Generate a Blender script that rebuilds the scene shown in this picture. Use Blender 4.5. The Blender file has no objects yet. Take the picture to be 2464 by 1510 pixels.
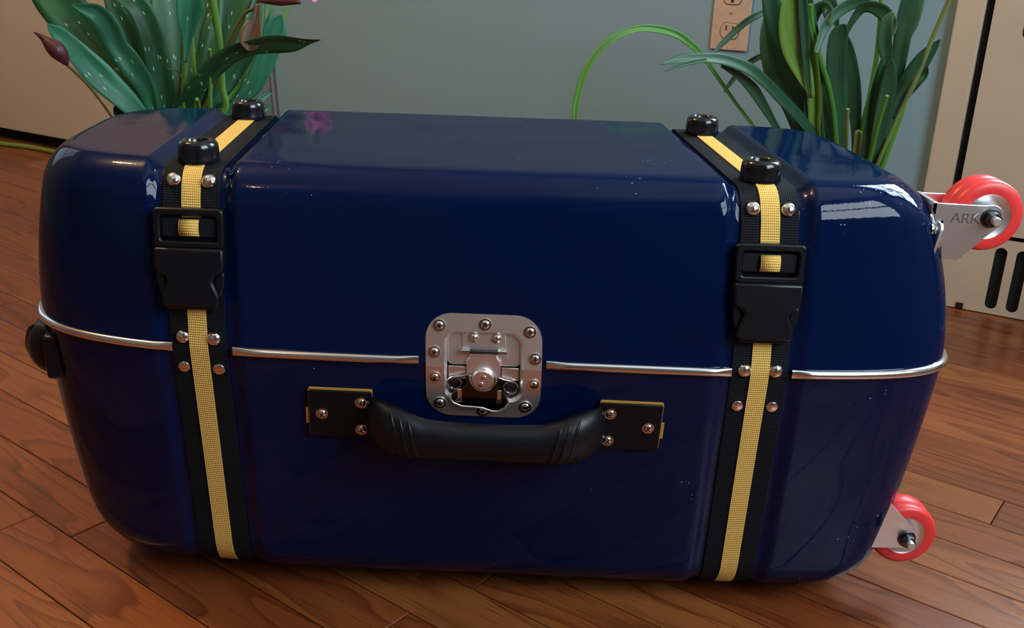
import bpy, bmesh, math, random
from mathutils import Vector, Matrix, Euler
random.seed(7)
R = math.radians
scene = bpy.context.scene
COL = scene.collection

# ------------------------------------------------------------------ camera
FPX = 2423.2
CAM = Vector((0.0269, -0.8543, 0.6574))
YAW, PIT, ROL = 0.0106, 0.3554, 0.0366
fw = Vector((math.sin(YAW)*math.cos(PIT), math.cos(YAW)*math.cos(PIT), -math.sin(PIT)))
rt0 = Vector((math.cos(YAW), -math.sin(YAW), 0)); up0 = rt0.cross(fw)
rt = math.cos(ROL)*rt0 + math.sin(ROL)*up0; upv = rt.cross(fw)
cd = bpy.data.cameras.new('camera'); cam = bpy.data.objects.new('camera', cd); COL.objects.link(cam)
cd.sensor_fit = 'HORIZONTAL'; cd.sensor_width = 36; cd.lens = FPX/2464*36; cd.clip_start = .02; cd.clip_end = 60
cam.matrix_world = Matrix(((rt.x, upv.x, -fw.x, CAM.x), (rt.y, upv.y, -fw.y, CAM.y), (rt.z, upv.z, -fw.z, CAM.z), (0, 0, 0, 1)))
scene.camera = cam
def ray(x, y): return (fw + (x-1232)/FPX*rt - (y-755)/FPX*upv).normalized()
def at_y(x, y, Y):
    v = ray(x, y); return CAM + v*((Y-CAM.y)/v.y)
def at_z(x, y, Z):
    v = ray(x, y); return CAM + v*((Z-CAM.z)/v.z)
def depth(p): return (p-CAM).dot(fw)

# ------------------------------------------------------------------ room frame (the room is turned against the suitcase)
TH = R(29.5)
T = Vector((math.cos(TH), -math.sin(TH), 0)); N = Vector((math.sin(TH), math.cos(TH), 0))
RZ = -TH
WD = 1.378                       # distance of the back wall
T0, T1, N0, HC = -3.0, 1.55, -3.0, 2.45
def room(t, n, z): return T*t + N*n + Vector((0, 0, z))

# ------------------------------------------------------------------ light
w = bpy.data.worlds.new('world'); scene.world = w; w.use_nodes = True
w.node_tree.nodes['Background'].inputs[0].default_value = (.60, .78, 1.0, 1); w.node_tree.nodes['Background'].inputs[1].default_value = .5
def area(name, loc, direction, sx, sy, power, color):
    l = bpy.data.lights.new(name, 'AREA'); l.shape = 'RECTANGLE'; l.size = sx; l.size_y = sy; l.energy = power; l.color = color
    o = bpy.data.objects.new(name, l); COL.objects.link(o); o.location = loc
    o.rotation_euler = Vector(direction).to_track_quat('-Z', 'Y').to_euler(); return o
W1 = (.42, 1.42, .98, 2.12)       # window over the radiator cover: t0,t1,z0,z1
area('daylight_back_window', room((W1[0]+W1[1])/2, WD+.10, (W1[2]+W1[3])/2), -N, 1.0, 1.14, 72, (.70, .88, 1.0))
W2 = (.05, 1.05, .75, 2.15)       # window in the left wall: n0,n1,z0,z1
area('daylight_left_window', room(T0-.08, (W2[0]+W2[1])/2, (W2[2]+W2[3])/2), T, 1.0, 1.4, 1.5, (.74, .90, 1.0))
W3 = (-.95, .35, .85, 2.15)       # window in the right wall
area('daylight_right_window', room(T1+.08, (W3[0]+W3[1])/2, (W3[2]+W3[3])/2), -T, 1.3, 1.3, 52, (.78, .92, 1.0))
LAMP = Vector((-1.40, .45, 2.15)); LAMP2 = Vector((-.85, -1.45, 2.25))   # warm ceiling bulbs: one over the left, a weak one behind the camera
vs = scene.view_settings
vs.view_transform = 'Standard'; vs.look = 'None'; vs.gamma = 1; vs.use_curve_mapping = False; vs.exposure = 0.40

# ------------------------------------------------------------------ materials
def mat(name, col, rough=.5, metal=0., coat=0., spec=.5, bump=None, vary=None, emit=None, sub=0, coat_rough=.03, aniso=0):
    m = bpy.data.materials.new(name); m.use_nodes = True; nt = m.node_tree; b = nt.nodes['Principled BSDF']
    c = (*col, 1)
    b.inputs['Base Color'].default_value = c; b.inputs['Roughness'].default_value = rough; b.inputs['Metallic'].default_value = metal
    b.inputs['Coat Weight'].default_value = coat; b.inputs['Coat Roughness'].default_value = coat_rough; b.inputs['Specular IOR Level'].default_value = spec
    if sub: b.inputs['Subsurface Weight'].default_value = sub; b.inputs['Subsurface Radius'].default_value = (.01, .005, .003)
    tc = nt.nodes.new('ShaderNodeTexCoord')
    if bump:
        n = nt.nodes.new('ShaderNodeTexNoise'); n.inputs['Scale'].default_value = bump[0]; n.inputs['Detail'].default_value = 4
        nt.links.new(tc.outputs['Object'], n.inputs['Vector'])
        bp = nt.nodes.new('ShaderNodeBump'); bp.inputs['Strength'].default_value = bump[1]; bp.inputs['Distance'].default_value = bump[2]
        nt.links.new(n.outputs['Fac'], bp.inputs['Height']); nt.links.new(bp.outputs['Normal'], b.inputs['Normal'])
    if vary:   # scale, second colour, low, high
        n = nt.nodes.new('ShaderNodeTexNoise'); n.inputs['Scale'].default_value = vary[0]; n.inputs['Detail'].default_value = 5
        nt.links.new(tc.outputs['Object'], n.inputs['Vector'])
        r = nt.nodes.new('ShaderNodeValToRGB'); r.color_ramp.elements[0].position = vary[2]; r.color_ramp.elements[1].position = vary[3]
        r.color_ramp.elements[0].color = c; r.color_ramp.elements[1].color = (*vary[1], 1)
        nt.links.new(n.outputs['Fac'], r.inputs['Fac']); nt.links.new(r.outputs['Color'], b.inputs['Base Color'])
    if emit: b.inputs['Emission Color'].default_value = (*emit[0], 1); b.inputs['Emission Strength'].default_value = emit[1]
    return m
def node(nt, t, **kw):
    n = nt.nodes.new(t)
    for k, v in kw.items():
        if k in n.inputs: n.inputs[k].default_value = v
        else: setattr(n, k, v)
    return n

def shell_material():
    m = mat('navy_gloss_paint', (.0005, .0056, .033), rough=.3, coat=.58, spec=.0, coat_rough=.03); nt = m.node_tree; b = nt.nodes['Principled BSDF']
    tc = nt.nodes['Texture Coordinate']
    b.inputs['Coat IOR'].default_value = 1.42
    # tiny pale nicks in the paint, in clusters
    v = node(nt, 'ShaderNodeTexVoronoi', Scale=260.0); nt.links.new(tc.outputs['Object'], v.inputs['Vector'])
    lt = node(nt, 'ShaderNodeMath', operation='LESS_THAN'); lt.inputs[1].default_value = .16; nt.links.new(v.outputs['Distance'], lt.inputs[0])
    n = node(nt, 'ShaderNodeTexNoise', Scale=17.0, Detail=3.0); nt.links.new(tc.outputs['Object'], n.inputs['Vector'])
    gt = node(nt, 'ShaderNodeMath', operation='GREATER_THAN'); gt.inputs[1].default_value = .665; nt.links.new(n.outputs['Fac'], gt.inputs[0])
    wn = node(nt, 'ShaderNodeMath', operation='LESS_THAN'); wn.inputs[1].default_value = .35
    sep = node(nt, 'ShaderNodeSeparateColor'); nt.links.new(v.outputs['Color'], sep.inputs[0]); nt.links.new(sep.outputs[0], wn.inputs[0])
    m1 = node(nt, 'ShaderNodeMath', operation='MULTIPLY'); nt.links.new(lt.outputs[0], m1.inputs[0]); nt.links.new(gt.outputs[0], m1.inputs[1])
    m2 = node(nt, 'ShaderNodeMath', operation='MULTIPLY'); nt.links.new(m1.outputs[0], m2.inputs[0]); nt.links.new(wn.outputs[0], m2.inputs[1])
    mx = node(nt, 'ShaderNodeMix', data_type='RGBA'); mx.inputs[6].default_value = (.0005, .0056, .033, 1); mx.inputs[7].default_value = (.30, .32, .36, 1)
    nt.links.new(m2.outputs[0], mx.inputs[0]); nt.links.new(mx.outputs[2], b.inputs['Base Color'])
    # hand-laid surface: slow waves plus a trace of orange peel
    a = node(nt, 'ShaderNodeTexNoise', Scale=9.0, Detail=1.0); nt.links.new(tc.outputs['Object'], a.inputs['Vector'])
    c = node(nt, 'ShaderNodeTexNoise', Scale=420.0, Detail=1.0); nt.links.new(tc.outputs['Object'], c.inputs['Vector'])
    b1 = node(nt, 'ShaderNodeBump', Strength=.5, Distance=.0035); nt.links.new(a.outputs['Fac'], b1.inputs['Height'])
    b2 = node(nt, 'ShaderNodeBump', Strength=.06, Distance=.0006); nt.links.new(c.outputs['Fac'], b2.inputs['Height']); nt.links.new(b1.outputs['Normal'], b2.inputs['Normal'])
    nt.links.new(b2.outputs['Normal'], b.inputs['Normal']); nt.links.new(b2.outputs['Normal'], b.inputs['Coat Normal'])
    return m
def webbing(name, col, sheen_col, ribs=430, warp=560, strength=.5):
    m = mat(name, col, rough=.72, spec=.15); nt = m.node_tree; b = nt.nodes['Principled BSDF']
    uv = node(nt, 'ShaderNodeUVMap'); s = node(nt, 'ShaderNodeSeparateXYZ'); nt.links.new(uv.outputs[0], s.inputs[0])
    def sine(out, k):
        mm = node(nt, 'ShaderNodeMath', operation='MULTIPLY'); mm.inputs[1].default_value = k*2*math.pi; nt.links.new(out, mm.inputs[0])
        si = node(nt, 'ShaderNodeMath', operation='SINE'); nt.links.new(mm.outputs[0], si.inputs[0]); return si.outputs[0]
    a = node(nt, 'ShaderNodeMath', operation='ADD'); nt.links.new(sine(s.outputs[1], ribs), a.inputs[0])
    mm = node(nt, 'ShaderNodeMath', operation='MULTIPLY'); mm.inputs[1].default_value = .6; nt.links.new(sine(s.outputs[0], warp), mm.inputs[0]); nt.links.new(mm.outputs[0], a.inputs[1])
    bp = node(nt, 'ShaderNodeBump', Strength=strength, Distance=.0005); nt.links.new(a.outputs[0], bp.inputs['Height']); nt.links.new(bp.outputs['Normal'], b.inputs['Normal'])
    mr = node(nt, 'ShaderNodeMapRange'); mr.inputs[1].default_value = -1.6; mr.inputs[2].default_value = 1.6; nt.links.new(a.outputs[0], mr.inputs[0])
    mx = node(nt, 'ShaderNodeMix', data_type='RGBA'); mx.inputs[6].default_value = (*[c*.72 for c in col], 1); mx.inputs[7].default_value = (*sheen_col, 1)
    nt.links.new(mr.outputs[0], mx.inputs[0]); nt.links.new(mx.outputs[2], b.inputs['Base Color'])
    return m
def leaf_material(name, c1, c2, flecks=0., rough=.42):
    m = mat(name, c1, rough=rough, spec=.38); nt = m.node_tree; b = nt.nodes['Principled BSDF']
    tc = nt.nodes['Texture Coordinate']; uv = node(nt, 'ShaderNodeUVMap')
    oi = node(nt, 'ShaderNodeObjectInfo')
    mp = node(nt, 'ShaderNodeMapping'); mp.inputs['Scale'].default_value = (60, 5, 1); nt.links.new(uv.outputs[0], mp.inputs[0])
    cmb = node(nt, 'ShaderNodeCombineXYZ'); nt.links.new(oi.outputs['Random'], cmb.inputs[2])
    add = node(nt, 'ShaderNodeVectorMath', operation='MULTIPLY_ADD'); add.inputs[1].default_value = (1, 1, 1); nt.links.new(mp.outputs[0], add.inputs[0])
    sc = node(nt, 'ShaderNodeVectorMath', operation='SCALE'); sc.inputs['Scale'].default_value = 40; nt.links.new(cmb.outputs[0], sc.inputs[0]); nt.links.new(sc.outputs[0], add.inputs[2])
    n = node(nt, 'ShaderNodeTexNoise', Scale=1.6, Detail=4.0); nt.links.new(add.outputs[0], n.inputs['Vector'])
    r = node(nt, 'ShaderNodeValToRGB'); r.color_ramp.elements[0].position = .35; r.color_ramp.elements[1].position = .7
    r.color_ramp.elements[0].color = (*c1, 1); r.color_ramp.elements[1].color = (*c2, 1); nt.links.new(n.outputs['Fac'], r.inputs[0])
    out = r.outputs[0]
    if flecks:
        mp2 = node(nt, 'ShaderNodeMapping'); mp2.inputs['Scale'].default_value = (330, 75, 1); nt.links.new(uv.outputs[0], mp2.inputs[0])
        ad2 = node(nt, 'ShaderNodeVectorMath', operation='ADD'); nt.links.new(mp2.outputs[0], ad2.inputs[0]); nt.links.new(sc.outputs[0], ad2.inputs[1])
        v = node(nt, 'ShaderNodeTexVoronoi', Scale=1.0); v.voronoi_dimensions = '2D'; nt.links.new(ad2.outputs[0], v.inputs['Vector'])
        lt = node(nt, 'ShaderNodeMath', operation='LESS_THAN'); lt.inputs[1].default_value = .24; nt.links.new(v.outputs['Distance'], lt.inputs[0])
        sp = node(nt, 'ShaderNodeSeparateColor'); nt.links.new(v.outputs['Color'], sp.inputs[0])
        g = node(nt, 'ShaderNodeMath', operation='LESS_THAN'); g.inputs[1].default_value = flecks; nt.links.new(sp.outputs[0], g.inputs[0])
        mu = node(nt, 'ShaderNodeMath', operation='MULTIPLY'); nt.links.new(lt.outputs[0], mu.inputs[0]); nt.links.new(g.outputs[0], mu.inputs[1])
        mx = node(nt, 'ShaderNodeMix', data_type='RGBA'); mx.inputs[7].default_value = (.42, .55, .42, 1); nt.links.new(out, mx.inputs[6]); nt.links.new(mu.outputs[0], mx.inputs[0]); out = mx.outputs[2]
    nt.links.new(out, b.inputs['Base Color'])
    bp = node(nt, 'ShaderNodeBump', Strength=.25, Distance=.001); nt.links.new(n.outputs['Fac'], bp.inputs['Height']); nt.links.new(bp.outputs['Normal'], b.inputs['Normal'])
    b.inputs['Transmission Weight'].default_value = 0
    return m
def wood_material():
    m = mat('oak_floor', (.4, .16, .05), rough=.34, spec=.35, coat=.25, coat_rough=.14); nt = m.node_tree; b = nt.nodes['Principled BSDF']
    tc = nt.nodes['Texture Coordinate']; oi = node(nt, 'ShaderNodeObjectInfo')
    off = node(nt, 'ShaderNodeCombineXYZ')
    for k, mul in enumerate((37., 19., 53.)):
        q = node(nt, 'ShaderNodeMath', operation='MULTIPLY'); q.inputs[1].default_value = mul; nt.links.new(oi.outputs['Random'], q.inputs[0]); nt.links.new(q.outputs[0], off.inputs[k])
    add = node(nt, 'ShaderNodeVectorMath', operation='ADD'); nt.links.new(tc.outputs['Object'], add.inputs[0]); nt.links.new(off.outputs[0], add.inputs[1])
    # cathedral figure: contour lines of a stretched noise
    mp = node(nt, 'ShaderNodeMapping'); mp.inputs['Scale'].default_value = (1.8, 11.0, 1); nt.links.new(add.outputs[0], mp.inputs[0])
    n1 = node(nt, 'ShaderNodeTexNoise', Scale=1.0, Detail=2.0, Roughness=.45); nt.links.new(mp.outputs[0], n1.inputs['Vector'])
    ml = node(nt, 'ShaderNodeMath', operation='MULTIPLY'); ml.inputs[1].default_value = 11.; nt.links.new(n1.outputs['Fac'], ml.inputs[0])
    fr = node(nt, 'ShaderNodeMath', operation='FRACT'); nt.links.new(ml.outputs[0], fr.inputs[0])
    ring = node(nt, 'ShaderNodeValToRGB'); e = ring.color_ramp.elements; e[0].position = 0; e[0].color = (0, 0, 0, 1); e[1].position = .60; e[1].color = (.25, .25, .25, 1)
    e2 = ring.color_ramp.elements.new(.93); e2.color = (1, 1, 1, 1); e3 = ring.color_ramp.elements.new(1.0); e3.color = (0, 0, 0, 1); nt.links.new(fr.outputs[0], ring.inputs[0])
    # fine pores along the board
    mp2 = node(nt, 'ShaderNodeMapping'); mp2.inputs['Scale'].default_value = (14, 420, 1); nt.links.new(add.outputs[0], mp2.inputs[0])
    n2 = node(nt, 'ShaderNodeTexNoise', Scale=1.0, Detail=3.0); nt.links.new(mp2.outputs[0], n2.inputs['Vector'])
    base = node(nt, 'ShaderNodeValToRGB'); e = base.color_ramp.elements
    e[0].color = (.165, .040, .011, 1); e[1].color = (.265, .086, .023, 1); q = base.color_ramp.elements.new(.5); q.color = (.205, .053, .014, 1); nt.links.new(oi.outputs['Random'], base.inputs[0])
    mx = node(nt, 'ShaderNodeMix', data_type='RGBA', blend_type='MULTIPLY'); mx.inputs[7].default_value = (.50, .40, .38, 1); nt.links.new(base.outputs[0], mx.inputs[6])
    rf = node(nt, 'ShaderNodeMath', operation='MULTIPLY'); rf.inputs[1].default_value = .85; nt.links.new(ring.outputs[0], rf.inputs[0]); nt.links.new(rf.outputs[0], mx.inputs[0])
    pr = node(nt, 'ShaderNodeMapRange'); pr.inputs[1].default_value = .56; pr.inputs[2].default_value = .72; nt.links.new(n2.outputs['Fac'], pr.inputs[0])
    mx2 = node(nt, 'ShaderNodeMix', data_type='RGBA', blend_type='MULTIPLY'); mx2.inputs[7].default_value = (.5, .36, .30, 1); nt.links.new(mx.outputs[2], mx2.inputs[6])
    pf = node(nt, 'ShaderNodeMath', operation='MULTIPLY'); pf.inputs[1].default_value = .8; nt.links.new(pr.outputs[0], pf.inputs[0]); nt.links.new(pf.outputs[0], mx2.inputs[0])
    nt.links.new(mx2.outputs[2], b.inputs['Base Color'])
    n3 = node(nt, 'ShaderNodeTexNoise', Scale=2.2, Detail=2.0)
    mp3 = node(nt, 'ShaderNodeMapping'); mp3.inputs['Scale'].default_value = (4, 30, 1); nt.links.new(add.outputs[0], mp3.inputs[0]); nt.links.new(mp3.outputs[0], n3.inputs['Vector'])
    sm = node(nt, 'ShaderNodeMath', operation='MULTIPLY_ADD'); sm.inputs[1].default_value = -.35; nt.links.new(pr.outputs[0], sm.inputs[0]); nt.links.new(n3.outputs['Fac'], sm.inputs[2])
    bp = node(nt, 'ShaderNodeBump', Strength=.22, Distance=.0012); nt.links.new(sm.outputs[0], bp.inputs['Height']); nt.links.new(bp.outputs['Normal'], b.inputs['Normal']); nt.links.new(bp.outputs['Normal'], b.inputs['Coat Normal'])
    return m

MT = dict(
    shell=shell_material(),
    black_web=webbing('black_webbing', (.003, .0035, .005), (.007, .009, .013)),
    yellow_web=webbing('yellow_webbing', (.62, .36, .070), (.88, .58, .16)),
    buckle=mat('black_nylon_plastic', (.0035, .004, .006), rough=.34, spec=.3, bump=(900, .12, .0004)),
    rubber=mat('black_rubber', (.004, .004, .006), rough=.16, spec=.5),
    grip=mat('black_grip_rubber', (.0035, .004, .006), rough=.36, spec=.3, bump=(60, .2, .001)),
    plateblack=mat('black_plate_paint', (.003, .0035, .005), rough=.4, spec=.2),
    yellow_pl=mat('yellow_backing_sheet', (.42, .22, .03), rough=.6),
    chrome=mat('chrome', (.80, .78, .76), rough=.09, metal=1),
    brushed=mat('nickel_plate', (.82, .78, .75), rough=.40, metal=1, bump=(500, .05, .0003)),
    dark_metal=mat('dark_steel', (.10, .10, .11), rough=.3, metal=1),
    dark_reflect=mat('chrome_dark_reflect', (.06, .06, .065), rough=.12, metal=1),  # the wing's dark reflection put into the metal colour
    mark=mat('stamped_mark', (.36, .36, .37), rough=.35, metal=1),
    zinc=mat('zinc_plate', (.88, .90, .92), rough=.32, metal=1, bump=(220, .08, .0005)),
    alu=mat('aluminium_trim', (.82, .82, .83), rough=.15, metal=1),
    tread=mat('coral_polyurethane', (.70, .036, .036), rough=.36, sub=.15),
    wood=wood_material(),
    joint=mat('floor_joint', (.02, .009, .004), rough=.8),
    wall=mat('blue_grey_wall_paint', (.170, .285, .345), rough=.55, bump=(140, .08, .001)),
    cream=mat('cream_gloss_paint', (.46, .39, .30), rough=.42, vary=(2.5, (.43, .365, .285), .3, .75), bump=(35, .08, .002)),
    radiator=mat('cream_metal_paint', (.45, .385, .30), rough=.4, vary=(5, (.41, .345, .265), .45, .75), bump=(22, .18, .003)),
    door=mat('cream_door_paint', (.43, .375, .305), rough=.45),
    white=mat('ceiling_paint', (.40, .40, .39), rough=.8),
    backroom=mat('grey_room_paint', (.13, .125, .12), rough=.7),
    black=mat('shade_black', (.006, .005, .005), rough=.9),  # black that stands for shade under the door and behind the slots
    outlet=mat('almond_plastic', (.46, .34, .25), rough=.4, vary=(60, (.40, .27, .19), .55, .8)),
    slot=mat('outlet_slot', (.01, .006, .004), rough=.8),
    rod=mat('dark_slate_rod', (.045, .055, .075), rough=.5),
    cord=mat('green_cord', (.14, .20, .035), rough=.5),
    bulb=mat('lit_bulb', (1, .8, .5), emit=((1, .60, .27), 690)), bulb2=mat('dim_bulb', (1, .8, .5), emit=((1, .62, .34), 45)),
    leafA=leaf_material('calla_leaf', (.006, .050, .018), (.016, .105, .038), flecks=.06),
    leafA_lit=leaf_material('calla_leaf_lit', (.014, .105, .055), (.034, .18, .095), flecks=.03),  # paler teal: cool light on upturned leaves put into the colour
    stemA=leaf_material('calla_stem', (.075, .20, .035), (.14, .30, .06)),
    leafB=leaf_material('broad_leaf', (.016, .062, .032), (.032, .105, .048)),
    leafB2=leaf_material('yellow_green_leaf', (.10, .21, .035), (.17, .30, .05)),
    leafB3=leaf_material('strap_leaf', (.040, .15, .020), (.085, .24, .030)),
    stemB=leaf_material('pale_stem', (.10, .16, .045), (.17, .22, .075)),
    bud=leaf_material('burgundy_bud', (.055, .012, .016), (.10, .022, .026)),
    wilt=leaf_material('withered_flower', (.085, .045, .022), (.13, .075, .03)),
    brownstem=leaf_material('brown_stem', (.085, .075, .022), (.12, .10, .03)),
    pink=leaf_material('pink_petal', (.62, .17, .42), (.72, .26, .52)),
    pot=mat('terracotta_pot', (.30, .105, .05), rough=.75, bump=(120, .2, .001)),
    soil=mat('potting_soil', (.018, .012, .008), rough=.95, bump=(90, 1., .01)),
    frame=mat('window_frame_paint', (.6, .58, .53), rough=.4),
)

# ------------------------------------------------------------------ mesh helpers
class MB:
    def __init__(self): self.v = []; self.f = []; self.uv = {}; self.M = Matrix.Identity(4)
    def add(self, vs, fs, uvs=None):
        o = len(self.v); self.v += [self.M @ Vector(p) for p in vs]
        for f in fs: self.f.append([o+i for i in f])
        if uvs:
            for i, q in enumerate(uvs): self.uv[o+i] = q
        return self
    def box(self, c, s):
        x, y, z = c; a, b, d = s[0]/2, s[1]/2, s[2]/2
        return self.add([(x+i*a, y+j*b, z+k*d) for i in (-1, 1) for j in (-1, 1) for k in (-1, 1)],
                        [(0, 1, 3, 2), (4, 6, 7, 5), (0, 4, 5, 1), (2, 3, 7, 6), (0, 2, 6, 4), (1, 5, 7, 3)])
    def lathe(self, prof, n=24, c=(0, 0, 0), axis='z', caps=True):
        vs = []; fs = []
        for r, h in prof:
            for i in range(n):
                a = 2*math.pi*i/n; x, y = r*math.cos(a), r*math.sin(a)
                p = {'z': (x, y, h), 'y': (x, h, -y), 'x': (h, x, y)}[axis]
                vs.append((p[0]+c[0], p[1]+c[1], p[2]+c[2]))
        m = len(prof)
        for j in range(m-1):
            for i in range(n): fs.append((j*n+i, j*n+(i+1) % n, (j+1)*n+(i+1) % n, (j+1)*n+i))
        if caps and prof[0][0] > 1e-6: fs.append(tuple(range(n))[::-1])
        if caps and prof[-1][0] > 1e-6: fs.append(tuple((m-1)*n+i for i in range(n)))
        return self.add(vs, fs)
    def prism(self, poly, d0, d1, plane='xz'):
        """polygon extruded along the third axis from d0 to d1"""
        n = len(poly)
        def P(p, d): return (p[0], d, p[1]) if plane == 'xz' else (p[0], p[1], d) if plane == 'xy' else (d, p[0], p[1])
        vs = [P(p, d0) for p in poly]+[P(p, d1) for p in poly]
        fs = [tuple(range(n)), tuple(range(2*n-1, n-1, -1))]+[(i, (i+1) % n, n+(i+1) % n, n+i) for i in range(n)]
        return self.add(vs, fs)
    def ring(self, outer, inner, d0, d1, plane='xz'):
        """flat frame between two outlines of equal length"""
        n = len(outer)
        def P(p, d): return (p[0], d, p[1]) if plane == 'xz' else (p[0], p[1], d)
        vs = [P(p, d0) for p in outer]+[P(p, d0) for p in inner]+[P(p, d1) for p in outer]+[P(p, d1) for p in inner]; fs = []
        for i in range(n):
            j = (i+1) % n
            fs += [(i, j, n+j, n+i), (2*n+i, 3*n+i, 3*n+j, 2*n+j), (i, 2*n+i, 2*n+j, j), (n+i, n+j, 3*n+j, 3*n+i)]
        return self.add(vs, fs)
    def tube(self, pts, rad, n=12, caps=True, shape=None, upd=None):
        """pts list of Vector; rad number, list of numbers or list of (ra,rb)"""
        pts = [Vector(p) for p in pts]; m = len(pts); vs = []; fs = []; prev = None
        for i, p in enumerate(pts):
            t = (pts[min(i+1, m-1)]-pts[max(i-1, 0)]).normalized()
            if upd is not None: a = t.cross(Vector(upd)).normalized()
            elif prev is None: a = t.cross(Vector((0, 0, 1)) if abs(t.z) < .9 else Vector((1, 0, 0))).normalized()
            else: a = (prev-t*prev.dot(t)).normalized()
            prev = a; b = t.cross(a)
            r = rad[i] if isinstance(rad, (list, tuple)) else rad
            ra, rb = r if isinstance(r, (list, tuple)) else (r, r)
            for k in range(n):
                g = 2*math.pi*k/n; vs.append(p+a*ra*math.cos(g)+b*rb*math.sin(g))
        for j in range(m-1):
            for k in range(n): fs.append((j*n+k, j*n+(k+1) % n, (j+1)*n+(k+1) % n, (j+1)*n+k))
        if caps: fs.append(tuple(range(n))[::-1]); fs.append(tuple((m-1)*n+k for k in range(n)))
        return self.add(vs, fs)
    def grid(self, rows, uvs=None, close=False):
        m = len(rows); n = len(rows[0]); fs = []
        for j in range(m-1):
            for i in range(n if close else n-1): fs.append((j*n+i, j*n+(i+1) % n, (j+1)*n+(i+1) % n, (j+1)*n+i))
        return self.add([p for r in rows for p in r], fs, [q for r in uvs for q in r] if uvs else None)
    def mesh(self, name, org=(0, 0, 0), smooth=30, fix=True):
        me = bpy.data.meshes.new(name); o = Vector(org)
        me.from_pydata([tuple(p-o) for p in self.v], [], self.f); me.update()
        if self.uv:
            l = me.uv_layers.new(name='UVMap')
            for lp in me.loops: l.data[lp.index].uv = self.uv.get(lp.vertex_index, (0, 0))
        if fix:
            bm = bmesh.new(); bm.from_mesh(me); bmesh.ops.remove_doubles(bm, verts=bm.verts, dist=1e-6); bmesh.ops.recalc_face_normals(bm, faces=bm.faces); bm.to_mesh(me); bm.free()
        if smooth:
            me.polygons.foreach_set('use_smooth', [True]*len(me.polygons))
            if smooth < 180: me.set_sharp_from_angle(angle=R(smooth))
        return me
    def obj(self, name, m, parent=None, smooth=30, bevel=0, fix=True, solid=0):
        org = WORG.get(parent.name, Vector()) if parent else Vector()
        me = self.mesh(name, org, smooth, fix)
        return link(name, me, m, parent, bevel=bevel, solid=solid)
WORG = {}       # world origin of every parent
def link(name, me, m, parent=None, loc=None, rot=None, bevel=0, solid=0):
    if m is not None and not me.materials: me.materials.append(m)
    o = bpy.data.objects.new(name, me); COL.objects.link(o); o.parent = parent
    pw = WORG.get(parent.name, Vector()) if parent else Vector()
    if loc is not None: o.location = Vector(loc)-pw
    if rot is not None: o.rotation_euler = rot
    WORG[o.name] = pw+o.location
    if solid: q = o.modifiers.new('solid', 'SOLIDIFY'); q.thickness = solid; q.offset = 0
    if bevel: q = o.modifiers.new('bevel', 'BEVEL'); q.width = bevel; q.segments = 2; q.limit_method = 'ANGLE'; q.angle_limit = R(40)
    return o
def empty(name, loc, parent=None):
    o = bpy.data.objects.new(name, None); COL.objects.link(o); o.empty_display_size = .05; o.parent = parent
    pw = WORG.get(parent.name, Vector()) if parent else Vector(); o.location = Vector(loc)-pw; WORG[o.name] = Vector(loc); return o
def tag(o, label=None, cat=None, group=None, kind=None):
    for k, v in (('label', label), ('category', cat), ('group', group), ('kind', kind)):
        if v: o[k] = v
    return o
def rrect(cx, cz, w, h, r, n=6):
    out = []
    for sx, sz, a0 in ((1, 1, 0), (-1, 1, 90), (-1, -1, 180), (1, -1, 270)):
        for i in range(n+1):
            a = R(a0+90*i/n); out.append((cx+sx*(w/2-r)+r*math.cos(a), cz+sz*(h/2-r)+r*math.sin(a)))
    return out
def smooth01(x): x = min(1, max(0, x)); return x*x*(3-2*x)

# ================================================================== THE ROOM
def slab(name, t0, t1, n0, n1, z0, z1, m, parent=None, bevel=0):
    mb = MB(); mb.add([room(t, n, z) for t in (t0, t1) for n in (n0, n1) for z in (z0, z1)],
                      [(0, 1, 3, 2), (4, 6, 7, 5), (0, 4, 5, 1), (2, 3, 7, 6), (0, 2, 6, 4), (1, 5, 7, 3)])
    return mb.obj(name, m, parent, smooth=0, bevel=bevel)
def wall_with_hole(name, t0, t1, n0, n1, hole, m):
    h0, h1, z0, z1 = hole; mb = MB()
    def bx(a, b, c, d):
        mb.add([room(t, n, z) for t in (a, b) for n in (n0, n1) for z in (c, d)], [(0, 1, 3, 2), (4, 6, 7, 5), (0, 4, 5, 1), (2, 3, 7, 6), (0, 2, 6, 4), (1, 5, 7, 3)])
    bx(t0, h0, 0, HC); bx(h1, t1, 0, HC); bx(h0, h1, 0, z0); bx(h0, h1, z1, HC)
    return tag(mb.obj(name, m, smooth=0), kind='structure')
def window(name, hole, n, sgn):
    t0, t1, z0, z1 = hole; root = tag(empty(name, room((t0+t1)/2, n, z0)), kind='structure'); c = .045
    a, b = n, n+sgn*.05
    a, b = min(a, b), max(a, b)
    for nm, q in (('window_jamb', (t0, t0+c, z0, z1)), ('window_jamb', (t1-c, t1, z0, z1)), ('window_head', (t0+c, t1-c, z1-c, z1)), ('window_sill', (t0+c, t1-c, z0, z0+c)),
                  ('meeting_rail', (t0+c, t1-c, (z0+z1)/2-.025, (z0+z1)/2+.025)), ('mullion', ((t0+t1)/2-.02, (t0+t1)/2+.02, z0+c, (z0+z1)/2-.025)), ('mullion', ((t0+t1)/2-.02, (t0+t1)/2+.02, (z0+z1)/2+.025, z1-c))):
        slab(nm, q[0], q[1], a, b, q[2], q[3], MT['frame'], root)
DOOR_T = -1.478
wall_with_hole('wall_back', DOOR_T, T1, WD, WD+.12, W1, MT['wall'])
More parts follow.
